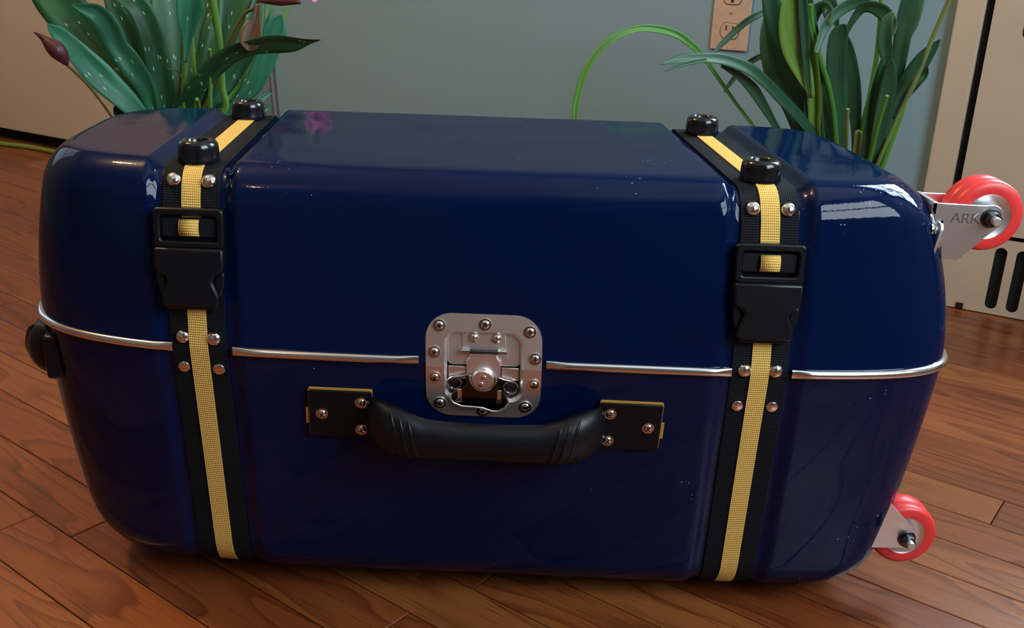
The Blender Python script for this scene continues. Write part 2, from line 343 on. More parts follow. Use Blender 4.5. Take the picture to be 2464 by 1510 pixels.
for nm_, win, Wn, ta, tb, fa, fb in (('wall_left', 'window_2', W2, T0-.1, T0, T0-.06, T0-.02), ('wall_right', 'window_3', W3, T1, T1+.1, T1+.02, T1+.06)):
    mb = MB()
    for n0_, n1_, z0_, z1_ in ((N0, Wn[0], 0, HC), (Wn[1], WD+.12, 0, HC), (Wn[0], Wn[1], 0, Wn[2]), (Wn[0], Wn[1], Wn[3], HC)):
        mb.add([room(t, n, z) for t in (ta, tb) for n in (n0_, n1_) for z in (z0_, z1_)], [(0, 1, 3, 2), (4, 6, 7, 5), (0, 4, 5, 1), (2, 3, 7, 6), (0, 2, 6, 4), (1, 5, 7, 3)])
    tag(mb.obj(nm_, MT['backroom'], smooth=0), kind='structure')
    w2 = tag(empty(win, room((fa+fb)/2, (Wn[0]+Wn[1])/2, Wn[2])), kind='structure'); zm = (Wn[2]+Wn[3])/2
    for nm, q in (('window_jamb', (Wn[0], Wn[0]+.045, Wn[2], Wn[3])), ('window_jamb', (Wn[1]-.045, Wn[1], Wn[2], Wn[3])), ('window_head', (Wn[0]+.045, Wn[1]-.045, Wn[3]-.045, Wn[3])), ('window_sill', (Wn[0]+.045, Wn[1]-.045, Wn[2], Wn[2]+.045)), ('meeting_rail', (Wn[0]+.045, Wn[1]-.045, zm-.03, zm+.03))):
        slab(nm, fa, fb, q[0], q[1], q[2], q[3], MT['frame'], w2)
tag(slab('wall_front', T0, T1, N0-.12, N0, 0, HC, MT['backroom']), kind='structure')
tag(slab('ceiling', T0-.1, T1+.1, N0-.12, WD+.12, HC, HC+.08, MT['white']), kind='structure')
window('window_1', W1, WD+.03, 1)
# door at the left with the dark gap under it
DN = 1.262
d = empty('door_1', room(-2.2, DN, 0)); tag(d, 'cream painted door standing over a dark gap behind the left plant', kind='structure')
slab('door_leaf', T0+.002, DOOR_T-.05, DN, DN+.045, .042, 2.1, MT['door'], d, bevel=.003)
slab('gap_shade_sheet', T0+.002, DOOR_T-.05, DN+.048, DN+.09, .002, 2.1, MT['black'], d)  # black sheet behind the leaf paints the shade in the gap
tag(slab('trim_2', DOOR_T-.048, DOOR_T-.002, DN-.01, WD+.12, 0, 2.2, mat('grey_trim_paint', (.20, .185, .18), rough=.5, vary=(70, (.13, .12, .12), .5, .7)), bevel=.003), kind='structure')
tag(slab('wall_header', T0, DOOR_T-.002, DN-.005, WD+.12, 2.2, HC, MT['backroom']), kind='structure')
# floor of single boards
fl = empty('floor', (0, 0, 0)); tag(fl, kind='structure')
sub = MB(); sub.add([room(t, n, z) for t in (T0-.1, T1+.1) for n in (N0-.1, WD+.12) for z in (-.06, -.012)], [(0, 1, 3, 2), (4, 6, 7, 5), (0, 4, 5, 1), (2, 3, 7, 6), (0, 2, 6, 4), (1, 5, 7, 3)])
sub.obj('subfloor', MT['joint'], fl, smooth=0)
PA = R(-37.2); PW = .0734; pdir = Vector((math.cos(PA), math.sin(PA), 0)); pnor = Vector((-math.sin(PA), math.cos(PA), 0))
corners = [room(t, n, 0) for t, n in ((T0, N0), (T1, N0), (T1, WD), (T0, WD))]
def clip(poly, a, b):
    out = []
    def ins(p): return (b.x-a.x)*(p.y-a.y)-(b.y-a.y)*(p.x-a.x)
    for i, p in enumerate(poly):
        q = poly[(i+1) % len(poly)]; u, v = ins(p), ins(q)
        if u >= 0: out.append(p)
        if u*v < 0: out.append(p+(q-p)*(u/(u-v)))
    return out
rest = MB(); rnd = random.Random(11); nplank = 0
smin = min(c.dot(pnor) for c in corners); smax = max(c.dot(pnor) for c in corners)
lmin = min(c.dot(pdir) for c in corners); lmax = max(c.dot(pdir) for c in corners)
for k in range(math.floor((smin+.021)/PW)-1, math.ceil((smax+.021)/PW)+1):
    s0 = -.021+k*PW; l = lmin-rnd.random()*1.4
    while l < lmax:
        L = rnd.uniform(.75, 1.7); g = .0007
        poly = [pdir*a+pnor*b for a, b in ((l+g, s0+g), (l+L-g, s0+g), (l+L-g, s0+PW-g), (l+g, s0+PW-g))]
        for i in range(4): poly = clip(poly, corners[i], corners[(i+1) % 4]) if poly else poly
        mid = pdir*(l+L/2)+pnor*(s0+PW/2)
        l += L
        if len(poly) < 3: continue
        ins = []
        cen = sum(poly, Vector())/len(poly)
        for p in poly: ins.append(p+(cen-p).normalized()*0)
        near = any(-2.1 < p.x < 1.5 and -.35 < p.y < 2.6 for p in poly+[mid])
        bev = .0012
        def inner(p):
            r_ = p-cen; a = r_.dot(pdir); b = r_.dot(pnor); return cen+pdir*(a-math.copysign(min(bev, abs(a)), a))+pnor*(b-math.copysign(min(bev, abs(b)), b))
        n = len(poly); vs_ = [p+Vector((0, 0, -.012)) for p in poly]+[p+Vector((0, 0, -bev*.6)) for p in poly]+[inner(p) for p in poly]
        fs_ = [tuple(range(2*n, 3*n)), tuple(range(n-1, -1, -1))]+[(i, (i+1) % n, n+(i+1) % n, n+i) for i in range(n)]+[(n+i, n+(i+1) % n, 2*n+(i+1) % n, 2*n+i) for i in range(n)]
        if near and nplank < 295:
            nplank += 1
            mb = MB(); Mi = Matrix.Translation(cen) @ Matrix.Rotation(PA, 4, 'Z')
            mb.add([Mi.inverted() @ p for p in vs_], fs_)
            o = link('plank', mb.mesh('plank', smooth=0), MT['wood'], fl, loc=cen, rot=(0, 0, PA))
        else: rest.add(vs_, fs_)
o = rest.obj('plank_field', MT['wood'], fl, smooth=0); o['kind'] = 'stuff'
# right: casing board, dark gap and radiator cover below the window
tag(slab('trim_1', .2025, .252, WD-.024, WD, 0, .93, MT['cream'], bevel=.003), kind='structure')
RN = 1.356; RT0 = .266; RT1 = 1.45
rc = empty('radiator_cover', room((RT0+RT1)/2, RN, 0)); tag(rc, 'cream painted metal radiator cover with slotted grille at right edge', 'radiator cover')
slab('slot_shade_sheet', .2525, RT1, WD-.009, WD-.001, .005, .90, MT['black'], rc)  # black sheet paints the shade behind the slots and beside the casing
slab('top_panel', RT0-.006, RT1, RN-.01, WD-.008, .86, .90, MT['radiator'], rc, bevel=.004)
def slotted(name, t0, t1, z0, z1, slots, parent):
    """sheet with rounded upright slots, cut out as real openings"""
    mb = MB(); th = .0025
    xs = [t0]
    # strips between the slots; each slot column built from small quads following its round ends
    def quad(a, b, c, e):
        for n_ in (RN, RN+th): mb.add([room(p[0], n_, p[1]) for p in (a, b, c, e)], [(0, 1, 2, 3)])
    cur = t0
    for (sc, sw, sz0, sz1) in slots:
        a, b = sc-sw/2, sc+sw/2; quad((cur, z0), (a, z0), (a, z1), (cur, z1)); r = sw/2; n_ = 10
        for end, zc, zo in ((-1, sz0+r, z0), (1, sz1-r, z1)):
            pr = [(sc+r*math.cos(math.pi*i/n_), zc+end*r*math.sin(math.pi*i/n_)) for i in range(n_+1)]
            for i in range(n_): quad(pr[i], pr[i+1], (pr[i+1][0], zo), (pr[i][0], zo))
        loop = [(sc+r*math.cos(math.pi*i/n_), sz1-r+r*math.sin(math.pi*i/n_)) for i in range(n_+1)]+[(sc-r*math.cos(math.pi*i/n_), sz0+r-r*math.sin(math.pi*i/n_)) for i in range(n_+1)]
        for i in range(len(loop)):
            p, q = loop[i], loop[(i+1) % len(loop)]
            mb.add([room(p[0], RN, p[1]), room(q[0], RN, q[1]), room(q[0], RN+th, q[1]), room(p[0], RN+th, p[1])], [(0, 1, 2, 3)])
        cur = b
    quad((cur, z0), (t1, z0), (t1, z1), (cur, z1))
    return mb.obj(name, MT['radiator'], parent, smooth=0)
slots = [(.361+i*.0378, .0215, .012, .136) for i in range(28)]
slotted('lower_grille', RT0-.010, RT1, .002, .152, slots, rc)
slotted('upper_panel', RT0, RT1, .160, .86, [(.336+i*.075, .032, .518, .70) for i in range(14)], rc)
slab('side_return', RT0-.010, RT0-.0075, RN+.003, WD-.008, .002, .152, MT['radiator'], rc)
slab('side_return', RT0, RT0+.0025, RN+.003, WD-.008, .160, .86, MT['radiator'], rc)
slab('notch_shade', RT0+.034, RT0+.047, RN-.004, RN-.0005, .003, .014, MT['dark_metal'], rc)  # dark block paints the shade of a small notch at the base
# wall outlet
ot = -.226
ou = empty('wall_outlet', room(ot, WD, .532)); tag(ou, 'almond double wall outlet with cover plate on the blue-grey wall', 'outlet')
Mo = Matrix.Translation(room(ot, WD, .532)) @ Matrix.Rotation(RZ, 4, 'Z')
mb = MB(); mb.M = Mo; mb.prism(rrect(0, 0, .080, .150, .004, 3), -.006, -.0002); mb.obj('cover_plate', MT['outlet'], ou, bevel=.0018)
for sz in (-1, 1):
    zc = sz*.0305*1.12-.002
    pl = [(.0195*math.cos(a), max(-.0155, min(.0155, .0195*math.sin(a)))+zc) for a in [2*math.pi*i/32 for i in range(32)]]
    mb = MB(); mb.M = Mo; mb.prism(pl, -.0085, -.004); rcp = mb.obj('receptacle', MT['outlet'], ou, bevel=.0008)
    mb = MB(); mb.M = Mo; mb.ring([(p[0]*1.06, (p[1]-zc)*1.06+zc) for p in pl], pl, -.0065, -.0058); mb.obj('gap_line', MT['slot'], rcp, smooth=0)
    for sx, hh in ((-1, .0095), (1, .0082)):
        mb = MB(); mb.M = Mo; mb.box((sx*.0073, -.0086, zc+.006), (.0026, .0012, hh)); mb.obj('blade_slot', MT['slot'], rcp, smooth=0)
    mb = MB(); mb.M = Mo; mb.prism([(-.003, zc-.0115), (.003, zc-.0115), (.003, zc-.0075), (.0018, zc-.0052), (-.0018, zc-.0052), (-.003, zc-.0075)], -.0092, -.008); mb.obj('ground_hole', MT['slot'], rcp, smooth=0)
mb = MB(); mb.M = Mo; mb.lathe([(0, -.0078), (.003, -.0074), (.0034, -.0058)], 14, (0, 0, 0), 'y'); mb.obj('plate_screw', MT['brushed'], ou)

# leaning rod beside the door, cord on the floor
a = at_y(649, 120, 1.60); b_ = at_y(665, 281, 1.52); dv = (b_-a).normalized(); b_ = a+dv*((.012-a.z)/dv.z); a2 = a-dv*.08
mb = MB(); mb.tube([a2, a, a+(b_-a)*.5, b_], [.007, .0075, .0085, .0095], 12); tag(mb.obj('leaning_rod', MT['rod']), 'dark slate rod leaning beside the door behind the left plant', 'rod')
cp = [(-260, 322), (-120, 330), (0, 345), (60, 352), (115, 362), (175, 376), (240, 396), (330, 430)]
def crom(pts, n):
    out = []
    for i in range(len(pts)-1):
        p0, p1, p2, p3 = pts[max(i-1, 0)], pts[i], pts[i+1], pts[min(i+2, len(pts)-1)]
        for k in range(n):
            t = k/n; out.append(.5*((2*p1)+(p2-p0)*t+(2*p0-5*p1+4*p2-p3)*t*t+(3*p1-p0-3*p2+p3)*t**3))
    out.append(pts[-1]); return out
mb = MB(); mb.tube(crom([at_z(x, y, .0075) for x, y in cp], 6), .0072, 10); tag(mb.obj('green_cord', MT['cord']), 'yellow-green cord lying on the floor before the cream door', 'cord')

# ceiling lamps
for LP_, bm_, lab in ((LAMP, 'bulb', 'bare warm ceiling bulb over the left side of the room'), (LAMP2, 'bulb2', 'dim ceiling bulb behind the camera')):
    lm = empty('ceiling_lamp', (LP_.x, LP_.y, HC)); tag(lm, lab, 'lamp', 'ceiling bulbs')
    mb = MB(); mb.lathe([(.075, HC), (.075, HC-.015), (.03, HC-.035), (.022, HC-.10), (0, HC-.10)], 24, (LP_.x, LP_.y, 0)); mb.obj('lamp_base', MT['white'], lm)
    mb = MB(); mb.lathe([(0, LP_.z-.045)]+[(.045*math.cos(R(a)), LP_.z+.045*math.sin(R(a))) for a in range(-75, 76, 15)]+[(.014, LP_.z+.055), (.014, HC-.101)], 20, (LP_.x, LP_.y, 0)); mb.obj('bulb', MT[bm_], lm)

# ================================================================== THE SUITCASE
SEAM = .294; CY = .1925; BB = .1925
AL, NL, AR, NR = .445, 4.0, .465, 6.0
SX, SY = -.013, -.054
def Wc(p):                      # suitcase coordinates (z from the seam) to the room
    k = .0045-p[2]*.010 if p[2] < 0 else .0045*max(0, 1-p[2]/.16)      # the shell halves are not quite true
    return Vector((p[0]+SX*p[2]+SY*(p[1]-.15), p[1], p[2]+SEAM-(p[0]+.26)/.52*k))
XL, XR = -.26, .26              # strap centres
UP = dict(H=.168, k=.119, Rf=.032, Rz=.034, cl=1.0, Rel=.022, Rzl=.034, cr=1.7, Rer=.034, Rzr=.040, el=0, er=0)
LO = dict(H=.268, k=.117, Rf=.040, Rz=.044, cl=.40, Rel=.040, Rzl=.060, cr=.30, Rer=.050, Rzr=.060, el=0, er=.06)
def arc(z, H, Rz):
    u = (z-(H-Rz))/Rz
    return 0. if u <= 0 else 1-math.sqrt(max(0, 1-min(1, u)**2))
def i_front(z, S): return S['k']*z+S['Rf']*arc(z, S['H'], S['Rz'])
def i_end(z, S, right):
    return S['er']*z+S['cr']*z*z+S['Rer']*arc(z, S['H'], S['Rzr']) if right else S['el']*z+S['cl']*z*z+S['Rel']*arc(z, S['H'], S['Rzl'])
def yf(x):
    a, n = (AR, NR) if x > 0 else (AL, NL); return BB*(1-min(1, abs(x)/a)**n)**(1/n)
def ysurf(x, z, S): return yf(x)*(1-i_front(z, S)/BB)
def gdepth(z, S): return .0045 if S is LO else .0045+.0045*smooth01((z-.105)/.045)
GD, GI, GO = .009, .0290, .0430
def endw(x):
    A_ = AR if x > 0 else AL; return max(0, (abs(x)-.30)/(A_-.30))**1.5
def groove(x): return max(1-smooth01((abs(x-c)-GI)/(GO-GI)) for c in (XL, XR))
LCX, LCZ = .0035, -.006
def pocket(x, z):
    return (1-smooth01((abs(x-LCX)-.038)/.005))*(1-smooth01((abs(z-LCZ)-.036)/.005))
def shell_z(S):
    H = S['H']; zs = [0, .0015]; z = .0045
    while z < .05: zs.append(z); z += .003
    while z < H-.062: zs.append(z); z += .008
    z0 = zs[-1]; n = 26
    zs += [z0+(H-z0)*math.sin(R(90*i/n)) for i in range(1, n+1)]
    return zs
def mid_x():
    xs = []; x = -.33
    while x < .33:
        xs.append(x); d = min(abs(abs(x-c)-.036) for c in (XL, XR)); x += .0022 if d < .010 else (.0028 if abs(x-LCX) < .05 else .0065)
    xs.append(.33); return xs
def plan():
    """closed plan curve of (x, yc, nx, ny)"""
    pts = []; xs = mid_x()
    for x in xs: pts.append((x, -yf(x)))
    def end(a, n, sgn):
        raw = []
        for i in range(4001):
            ph = -math.pi/2+math.pi*i/4000; c, s = math.cos(ph), math.sin(ph)
            raw.append((a*max(c, 0)**(2/n), math.copysign(abs(s)**(2/n)*BB, s)))
        raw = [p for p in raw if p[0] > .33]; out = [raw[0]]; acc = 0
        for i in range(1, len(raw)):
            acc += math.hypot(raw[i][0]-raw[i-1][0], raw[i][1]-raw[i-1][1])
            if acc > .0048: out.append(raw[i]); acc = 0
        return [(sgn*p[0], p[1]) for p in out[1:]]
    pts += end(AR, NR, 1); pts += [(x, yf(x)) for x in reversed(xs)]; pts += list(reversed(end(AL, NL, -1)))
    m = len(pts); out = []
    for i in range(m):
        p, q = pts[i-1], pts[(i+1) % m]; tx, ty = q[0]-p[0], q[1]-p[1]; l = math.hypot(tx, ty); out.append((pts[i][0], pts[i][1], ty/l, -tx/l))
    return out
PLAN = plan()
def fnormal(z, S):              # inward direction (towards the middle, towards the seam) of the front profile
    e = 1e-4; z = min(z, S['H']-2e-4); di = (i_front(z+e, S)-i_front(max(0, z-e), S)); dz = (z+e)-max(0, z-e); l = math.hypot(di, dz); return dz/l, di/l
def make_shell(name, S, sg):
    zs = shell_z(S); rows = []
    for z in zs:
        iy, iz = fnormal(z, S); row = []
        fi = i_front(z, S)
        for (x, y, nx, ny) in PLAN:
            ie = i_end(z, S, x > 0)
            px, py, pz = x-math.copysign(ie*endw(x), x), y*(1-fi/BB), z
            g = groove(x)*gdepth(z, S) if abs(x) < .32 else 0
            if y < 0: g = max(g, pocket(x, sg*z)*.011)
            s = -1 if y > 0 else 1
            py += s*iy*g; pz -= iz*g
            # slight hand-made waviness of the long faces
            if abs(x) < .4: py += .0007*math.sin(x*31+z*17)*math.sin(z*38+x*9+1)*min(1, z/.03)
            row.append(Wc((px, py+CY, sg*pz)))
        rows.append(row)
    H = S['H']; fi = i_front(H, S)
    for k in range(1, 13):
        f = 1-k/12; row = []
        for (x, y, nx, ny) in PLAN:
            ie = i_end(H, S, x > 0); bx, by = x-math.copysign(ie*endw(x), x), y*(1-fi/BB)
            mx = max(-.33, min(.33, bx)); mx = bx if abs(x) <= .33 else mx
            px, py = mx+(bx-mx)*f, by*f
            g = groove(x)*gdepth(H, S) if abs(x) < .32 else 0
            row.append(Wc((px, py+CY, sg*(H-g))))
        rows.append(row)
    mb = MB(); mb.grid(rows, close=True); o = mb.obj(name, MT['shell'], case, smooth=60); return o
case = empty('suitcase', (0, .19, 0))
tag(case, 'glossy navy blue hard-shell suitcase with yellow-striped straps and red wheels', 'suitcase')
upper = make_shell('upper_shell', UP, 1); upper['label'] = 'glossy navy upper shell'
lower = make_shell('lower_shell', LO, -1); lower['label'] = 'glossy navy lower shell'
def F(x, z, off=0):             # point on the front face at height z, off metres proud
    S = UP if z >= 0 else LO; return (x, CY-ysurf(x, abs(z), S)-off, z)
TILT_U = -math.atan(.119); TILT_L = math.atan(.117)

# aluminium edge trim, four lengths
def trim_strip(pts):
    rows = []; m = len(pts)
    L = [0]
    for i in range(1, m): L.append(L[-1]+math.hypot(pts[i][0]-pts[i-1][0], pts[i][1]-pts[i-1][1]))
    for i, (x, y, nx, ny) in enumerate(pts):
        e = min(L[i], L[-1]-L[i]); fl_ = smooth01(e/.02); d = .0014+.0030*fl_; h = .0043
        prof = [(-.002, -h)]+[(d*math.sin(R(q)), -h*math.cos(R(q))) for q in range(0, 181, 20)]+[(-.002, h)]
        rows.append([Wc((x+nx*(o_+.0006), y+ny*(o_+.0006)+CY, z_)) for o_, z_ in prof])
    mb = MB(); mb.grid(rows); mb.add(rows[0], [tuple(range(len(rows[0])))]); mb.add(rows[-1], [tuple(range(len(rows[0])))])
    return mb.obj('edge_trim', MT['alu'], case, smooth=50)
nP = len(PLAN)
front = [p for p in PLAN if p[1] < 0 and abs(p[0]) <= .33]
def seg(a, b): return [p for p in front if a <= p[0] <= b]
def cyc(i0, i1): return [PLAN[i % nP] for i in range(i0, i1+1)]
def idx(x, back):
    return min(range(nP), key=lambda i: abs(PLAN[i][0]-x)+(0 if (PLAN[i][1] > 0) == back else 9))
trim_strip(seg(-.2300, -.052)); trim_strip(seg(.060, .2330))
trim_strip(cyc(idx(.2885, False), idx(.2885, True)))
trim_strip(cyc(idx(-.2830, True), idx(-.2830, False)+nP))
trim_strip(cyc(idx(.2330, True), idx(-.2300, True)))

# straps: webbing follows the groove over both shells
def ribbon(xc, hw, path, thick, lift):
    """path: list of (part, s, a) -> closed flat band"""
    rows_o = []; rows_i = []; uo = []; L = 0; prev = None; ncol = 6
    for (S, sg, z, f, side) in path:
        ro = []; ri = []; us = []
        iy, iz = fnormal(z, S) if f is None else (0, 1)
        for c in range(ncol+1):
            x = xc-hw+2*hw*c/ncol; y0 = -ysurf(x, z, S)
            if f is not None: y0 = y0*f
            for lst, l in ((ro, lift+thick), (ri, lift)):
                g = gdepth(z, S)-l
                yy = (-y0 if side < 0 else y0)
                py = yy+(iy*g if side > 0 else -iy*g); pz = z-iz*g
                lst.append(Wc((x, py+CY, sg*pz)))
        if prev is not None: L += (ro[3]-prev).length
        prev = ro[3]
        rows_o.append(ro); rows_i.append(ri); uo.append([((c/ncol-.5)*2*hw, L) for c in range(ncol+1)])
    mb = MB(); rows = [o_+i_[::-1] for o_, i_ in zip(rows_o, rows_i)]; uvs = [u+u[::-1] for u in uo]
    mb.grid(rows, uvs, close=True)
    for e in (0, -1): mb.add(rows[e], [tuple(range(len(rows[e])))], uvs[e])
    return mb
def zr(a, b, n): return [a+(b-a)*i/n for i in range(n+1)]
def arcz(S, z0, n=14): return [z0+(S['H']-z0)*math.sin(R(90*i/n)) for i in range(1, n+1)]
def path_up(z0, zb):
    p = [(UP, 1, z, None, 1) for z in zr(z0, .12, 8)]+[(UP, 1, z, None, 1) for z in arcz(UP, .12)]
    p += [(UP, 1, UP['H'], 1-2*i/20, 1) for i in range(1, 21)]
    p += [(UP, 1, z, None, -1) for z in reversed([.12]+arcz(UP, .12))][1:]+[(UP, 1, z, None, -1) for z in reversed(zr(zb, .112, 8))]
    return p
def path_low(z0, zb):
    p = [(UP, 1, z, None, 1) for z in zr(z0, .0005, 4)]+[(LO, -1, z, None, 1) for z in zr(.0005, .2, 16)]+[(LO, -1, z, None, 1) for z in arcz(LO, .2)]
    p += [(LO, -1, LO['H'], 1-2*i/20, 1) for i in range(1, 21)]
    p += [(LO, -1, z, None, -1) for z in reversed([.2]+arcz(LO, .2))][1:]+[(LO, -1, z, None, -1) for z in reversed(zr(.0005, .19, 12))]
    return p
rm = MB(); rm.lathe([(0, .0042), (.0025, .0040), (.0046, .0031), (.0060, .0018), (.0067, .0004), (.0067, -.0012)], 22); rivet_me = rm.mesh('rivet', smooth=60)
rm = MB(); rm.lathe([(0, .0014), (.0050, .0013), (.0056, .0008), (.0056, -.0012)], 22); flat_me = rm.mesh('rivet_flat', smooth=60)
def rot_to(nv): return Vector(nv).to_track_quat('Z', 'X').to_euler()
for xs, zt, zb_, mirror, nm in ((XL, .128, .0405, 1, 'left'), (XR, .1160, .0290, -1, 'right')):
    st = ribbon(xs, .0262, path_up(zt-.030, .01), .0016, .0004).obj('upper_strap', MT['black_web'], case, smooth=50)
    ribbon(xs, .0087, path_up(zt-.004, .01), .0011, .0022).obj('yellow_stripe', MT['yellow_web'], st, smooth=50)
    sl = ribbon(xs, .0262, path_low(zb_+.012, .01), .0016, .0004).obj('lower_strap', MT['black_web'], case, smooth=50)
    ribbon(xs, .0087, [q for q in path_low(zb_-.001, .01) if q[0] is UP or q[4] < 0 or (q[3] is None and q[2] < .2605)][:36], .0011, .0022).obj('yellow_stripe', MT['yellow_web'], sl, smooth=50)
    # rivets beside the stripe
    def rivet(me, x, z, parent, lift=.0):
        p = Vector(F(x, z, -gdepth(abs(z), UP if z >= 0 else LO)+.0022+lift)); k = TILT_U if z >= 0 else TILT_L
        iy, iz = fnormal(abs(z), UP if z >= 0 else LO)
        link('rivet', me, MT['chrome'], parent, loc=Wc(p), rot=rot_to((0, -iy, iz*(1 if z >= 0 else -1))))
    ztop = .1515 if mirror > 0 else .1455
    for sx in (-1, 1):
        rivet(rivet_me, xs+sx*.0163, ztop, st, .001)
        rivet(rivet_me, xs+sx*.0148, .0095 if mirror > 0 else -.0005+.002, sl)
        rivet(flat_me, xs+sx*.0166, -.0215 if mirror > 0 else -.0365, sl)
    # side-release buckle
    bz = zt; H = zt-zb_; wtop = .0310
    bk = empty('buckle', Wc(F(xs, zt-H/2, 0)), case); bk['label'] = 'black plastic side-release buckle'
    Mb = Matrix.Translation(Wc(F(xs, zt, -.0030))) @ Matrix.Rotation(TILT_U, 4, 'X')
    zs0 = -.034                                   # frame / body line
    mb = MB(); mb.M = Mb; mb.ring(rrect(0, zs0/2+.0005, .0625, -zs0+.002, .004, 4), rrect(0, zs0/2+.0005, .0505, -zs0-.0105, .003, 4), -.0105, -.0005); mb.obj('ladder_frame', MT['buckle'], bk, bevel=.0016)
    mb = MB(); mb.M = Mb; mb.prism(rrect(0, -.0165, .0518, .0185, .003, 3), -.0065, -.0022); mb.obj('webbing_loop', MT['black_web'], bk, bevel=.002)
    mb = MB(); mb.M = Mb
    rows = []; uvs = []
    for i in range(9):
        a_ = R(-70+140*i/8); z_ = -.0165+.0078*math.sin(a_)*1.0; y_ = -.0052-.0045*math.cos(a_)
        rows.append([(-.0090, y_, z_), (.0090, y_, z_)]); uvs.append([(-.009, z_), (.009, z_)])
    mb.grid(rows, uvs); mb.obj('yellow_stripe', MT['yellow_web'], bk, smooth=60, solid=.0012)
    # body outline with the two release notches
    hb = H+zs0                                     # body height
    def side(s):
        return [(s*.0310, zs0), (s*.0312, zs0-hb*.30), (s*.0290, zs0-hb*.42), (s*.0225, zs0-hb*.47), (s*.0205, zs0-hb*.55), (s*.0222, zs0-hb*.64), (s*.0255, zs0-hb*.78), (s*.0262, zs0-hb*.92), (s*.0235, zs0-hb)]
    mb = MB(); mb.M = Mb; mb.prism(side(1)+side(-1)[::-1], -.0135, -.0010); mb.obj('socket_body', MT['buckle'], bk, bevel=.0028)
    for s in (-1, 1):
        mb = MB(); mb.M = Mb
        mb.prism([(s*.0300, zs0-hb*.40), (s*.0305, zs0-hb*.50), (s*.0300, zs0-hb*.62), (s*.0275, zs0-hb*.80), (s*.0245, zs0-hb*.86), (s*.0215, zs0-hb*.60), (s*.0225, zs0-hb*.47)], -.0095, -.0035); mb.obj('release_prong', MT['buckle'], bk, bevel=.0015)
    mb = MB(); mb.M = Mb; mb.prism([(-.0225, zs0-hb*.98), (.0225, zs0-hb*.98), (.0225, zs0-hb-.0035), (-.0225, zs0-hb-.0035)], -.0085, -.0020); mb.obj('plug_base', MT['buckle'], bk, bevel=.001)

# rubber feet on the straps, on top and below
fm = MB(); fm.lathe([(.0188, 0), (.0194, .0015), (.0186, .004), (.0182, .013), (.0178, .0165), (.0162, .0192), (.0140, .0204), (.0112, .0202), (.0098, .0188), (.0092, .0120), (.0, .0115)], 36); foot_me = fm.mesh('rubber_foot', smooth=40)
for xs in (XL, XR):
    for yy in (.068, .306):
        yl = .125 if yy < .2 else .26
        link('rubber_foot', foot_me, MT['rubber'], case, loc=Wc((xs, yy, UP['H']-GD+.0025)), rot=(0, 0, random.random()))
        o = link('rubber_foot', foot_me, MT['rubber'], case, loc=Wc((xs, yl, -(LO['H']-.0045+.0025))), rot=(math.pi, 0, 0)); o.scale = (1, 1, max(.003, WORG[o.name].z)/.0204)

# Phillips screw
def screw_mesh(r):
    mb = MB(); mb.lathe([(0, .0022*r/.005), (r*.55, .0020*r/.005), (r*.85, .0012*r/.005), (r, .0002), (r, -.0015)], 22)
    me = mb.mesh('screw', smooth=50); return me
SM = screw_mesh(.0044); wm = MB(); wm.ring([(.0056*math.cos(R(a)), .0056*math.sin(R(a))) for a in range(0, 360, 18)], [(.0042*math.cos(R(a)), .0042*math.sin(R(a))) for a in range(0, 360, 18)], -.001, .0005, 'xy'); WM = wm.mesh('washer', smooth=40)
CM = MB()
for i in range(2):
    CM.M = Matrix.Rotation(R(90*i), 4, 'Z'); CM.box((0, 0, .0016), (.0050, .0011, .0011))
CM = CM.mesh('drive_cross', smooth=0)
def screw(parent, p, nv, washer=True):
    e = rot_to(nv); sp = random.uniform(0, 1.57); q = Vector(nv).to_track_quat('Z', 'X') @ Euler((0, 0, sp)).to_quaternion(); e = q.to_euler()
    sc = link('screw', SCREW, MT['chrome'], parent, loc=p, rot=e)
    return sc
# the screw mesh carries washer ring, dome and recessed cross in one piece
sb = MB(); sb.lathe([(0, .0024), (.0024, .0022), (.0038, .0014), (.0043, .0004), (.0043, -.001)], 20)
sb.ring([(.0057*math.cos(R(a)), .0057*math.sin(R(a))) for a in range(0, 360, 18)], [(.0045*math.cos(R(a)), .0045*math.sin(R(a))) for a in range(0, 360, 18)], -.001, .0006, 'xy')
SCREW = sb.mesh('screw', smooth=40); SCREW.materials.append(MT['chrome']); SCREW.materials.append(MT['dark_metal'])
tmp = bmesh.new(); tmp.from_mesh(SCREW); ex = len(tmp.faces)
for i in range(2):
    r_ = bmesh.ops.create_cube(tmp, size=1, matrix=Matrix.Rotation(R(90*i), 4, 'Z') @ Matrix.Translation((0, 0, .0019)) @ Matrix.Diagonal((.0050, .0011, .0012, 1)))
    for v_ in r_['verts']:
        for f_ in v_.link_faces: f_.material_index = 1
tmp.to_mesh(SCREW); tmp.free()

# ---- butterfly latch in its recessed dish
la = empty('butterfly_latch', Wc(F(LCX, 0, 0)), case); la['label'] = 'nickel-plated recessed butterfly latch'
LW, LHt = .107, .102
out_ = rrect(LCX, LCZ, LW, LHt, .024, 8); inn_ = rrect(LCX, LCZ, .073, .069, .012, 8)
deep_ = rrect(LCX, LCZ, .068, .064, .0105, 8); flo_ = rrect(LCX, LCZ, .067, .063, .010, 8)
SPL = -.0052                                    # the split between the two halves of the frame
def half(poly, top):
    res = []
    m = len(poly)
    for i in range(m):
        p, q = poly[i], poly[(i+1) % m]; a_, b2 = (p[1]-SPL), (q[1]-SPL)
        if (a_ >= 0) == top: res.append(p)
        if a_*b2 < 0: t = a_/(a_-b2); res.append((p[0]+(q[0]-p[0])*t, SPL))
    return res
def fpt(p, off):
    x, z = p; S = .119 if z >= SPL else .117
    return Wc((x, CY-yf(0)+S*abs(z-SPL)+.0004-off, z))
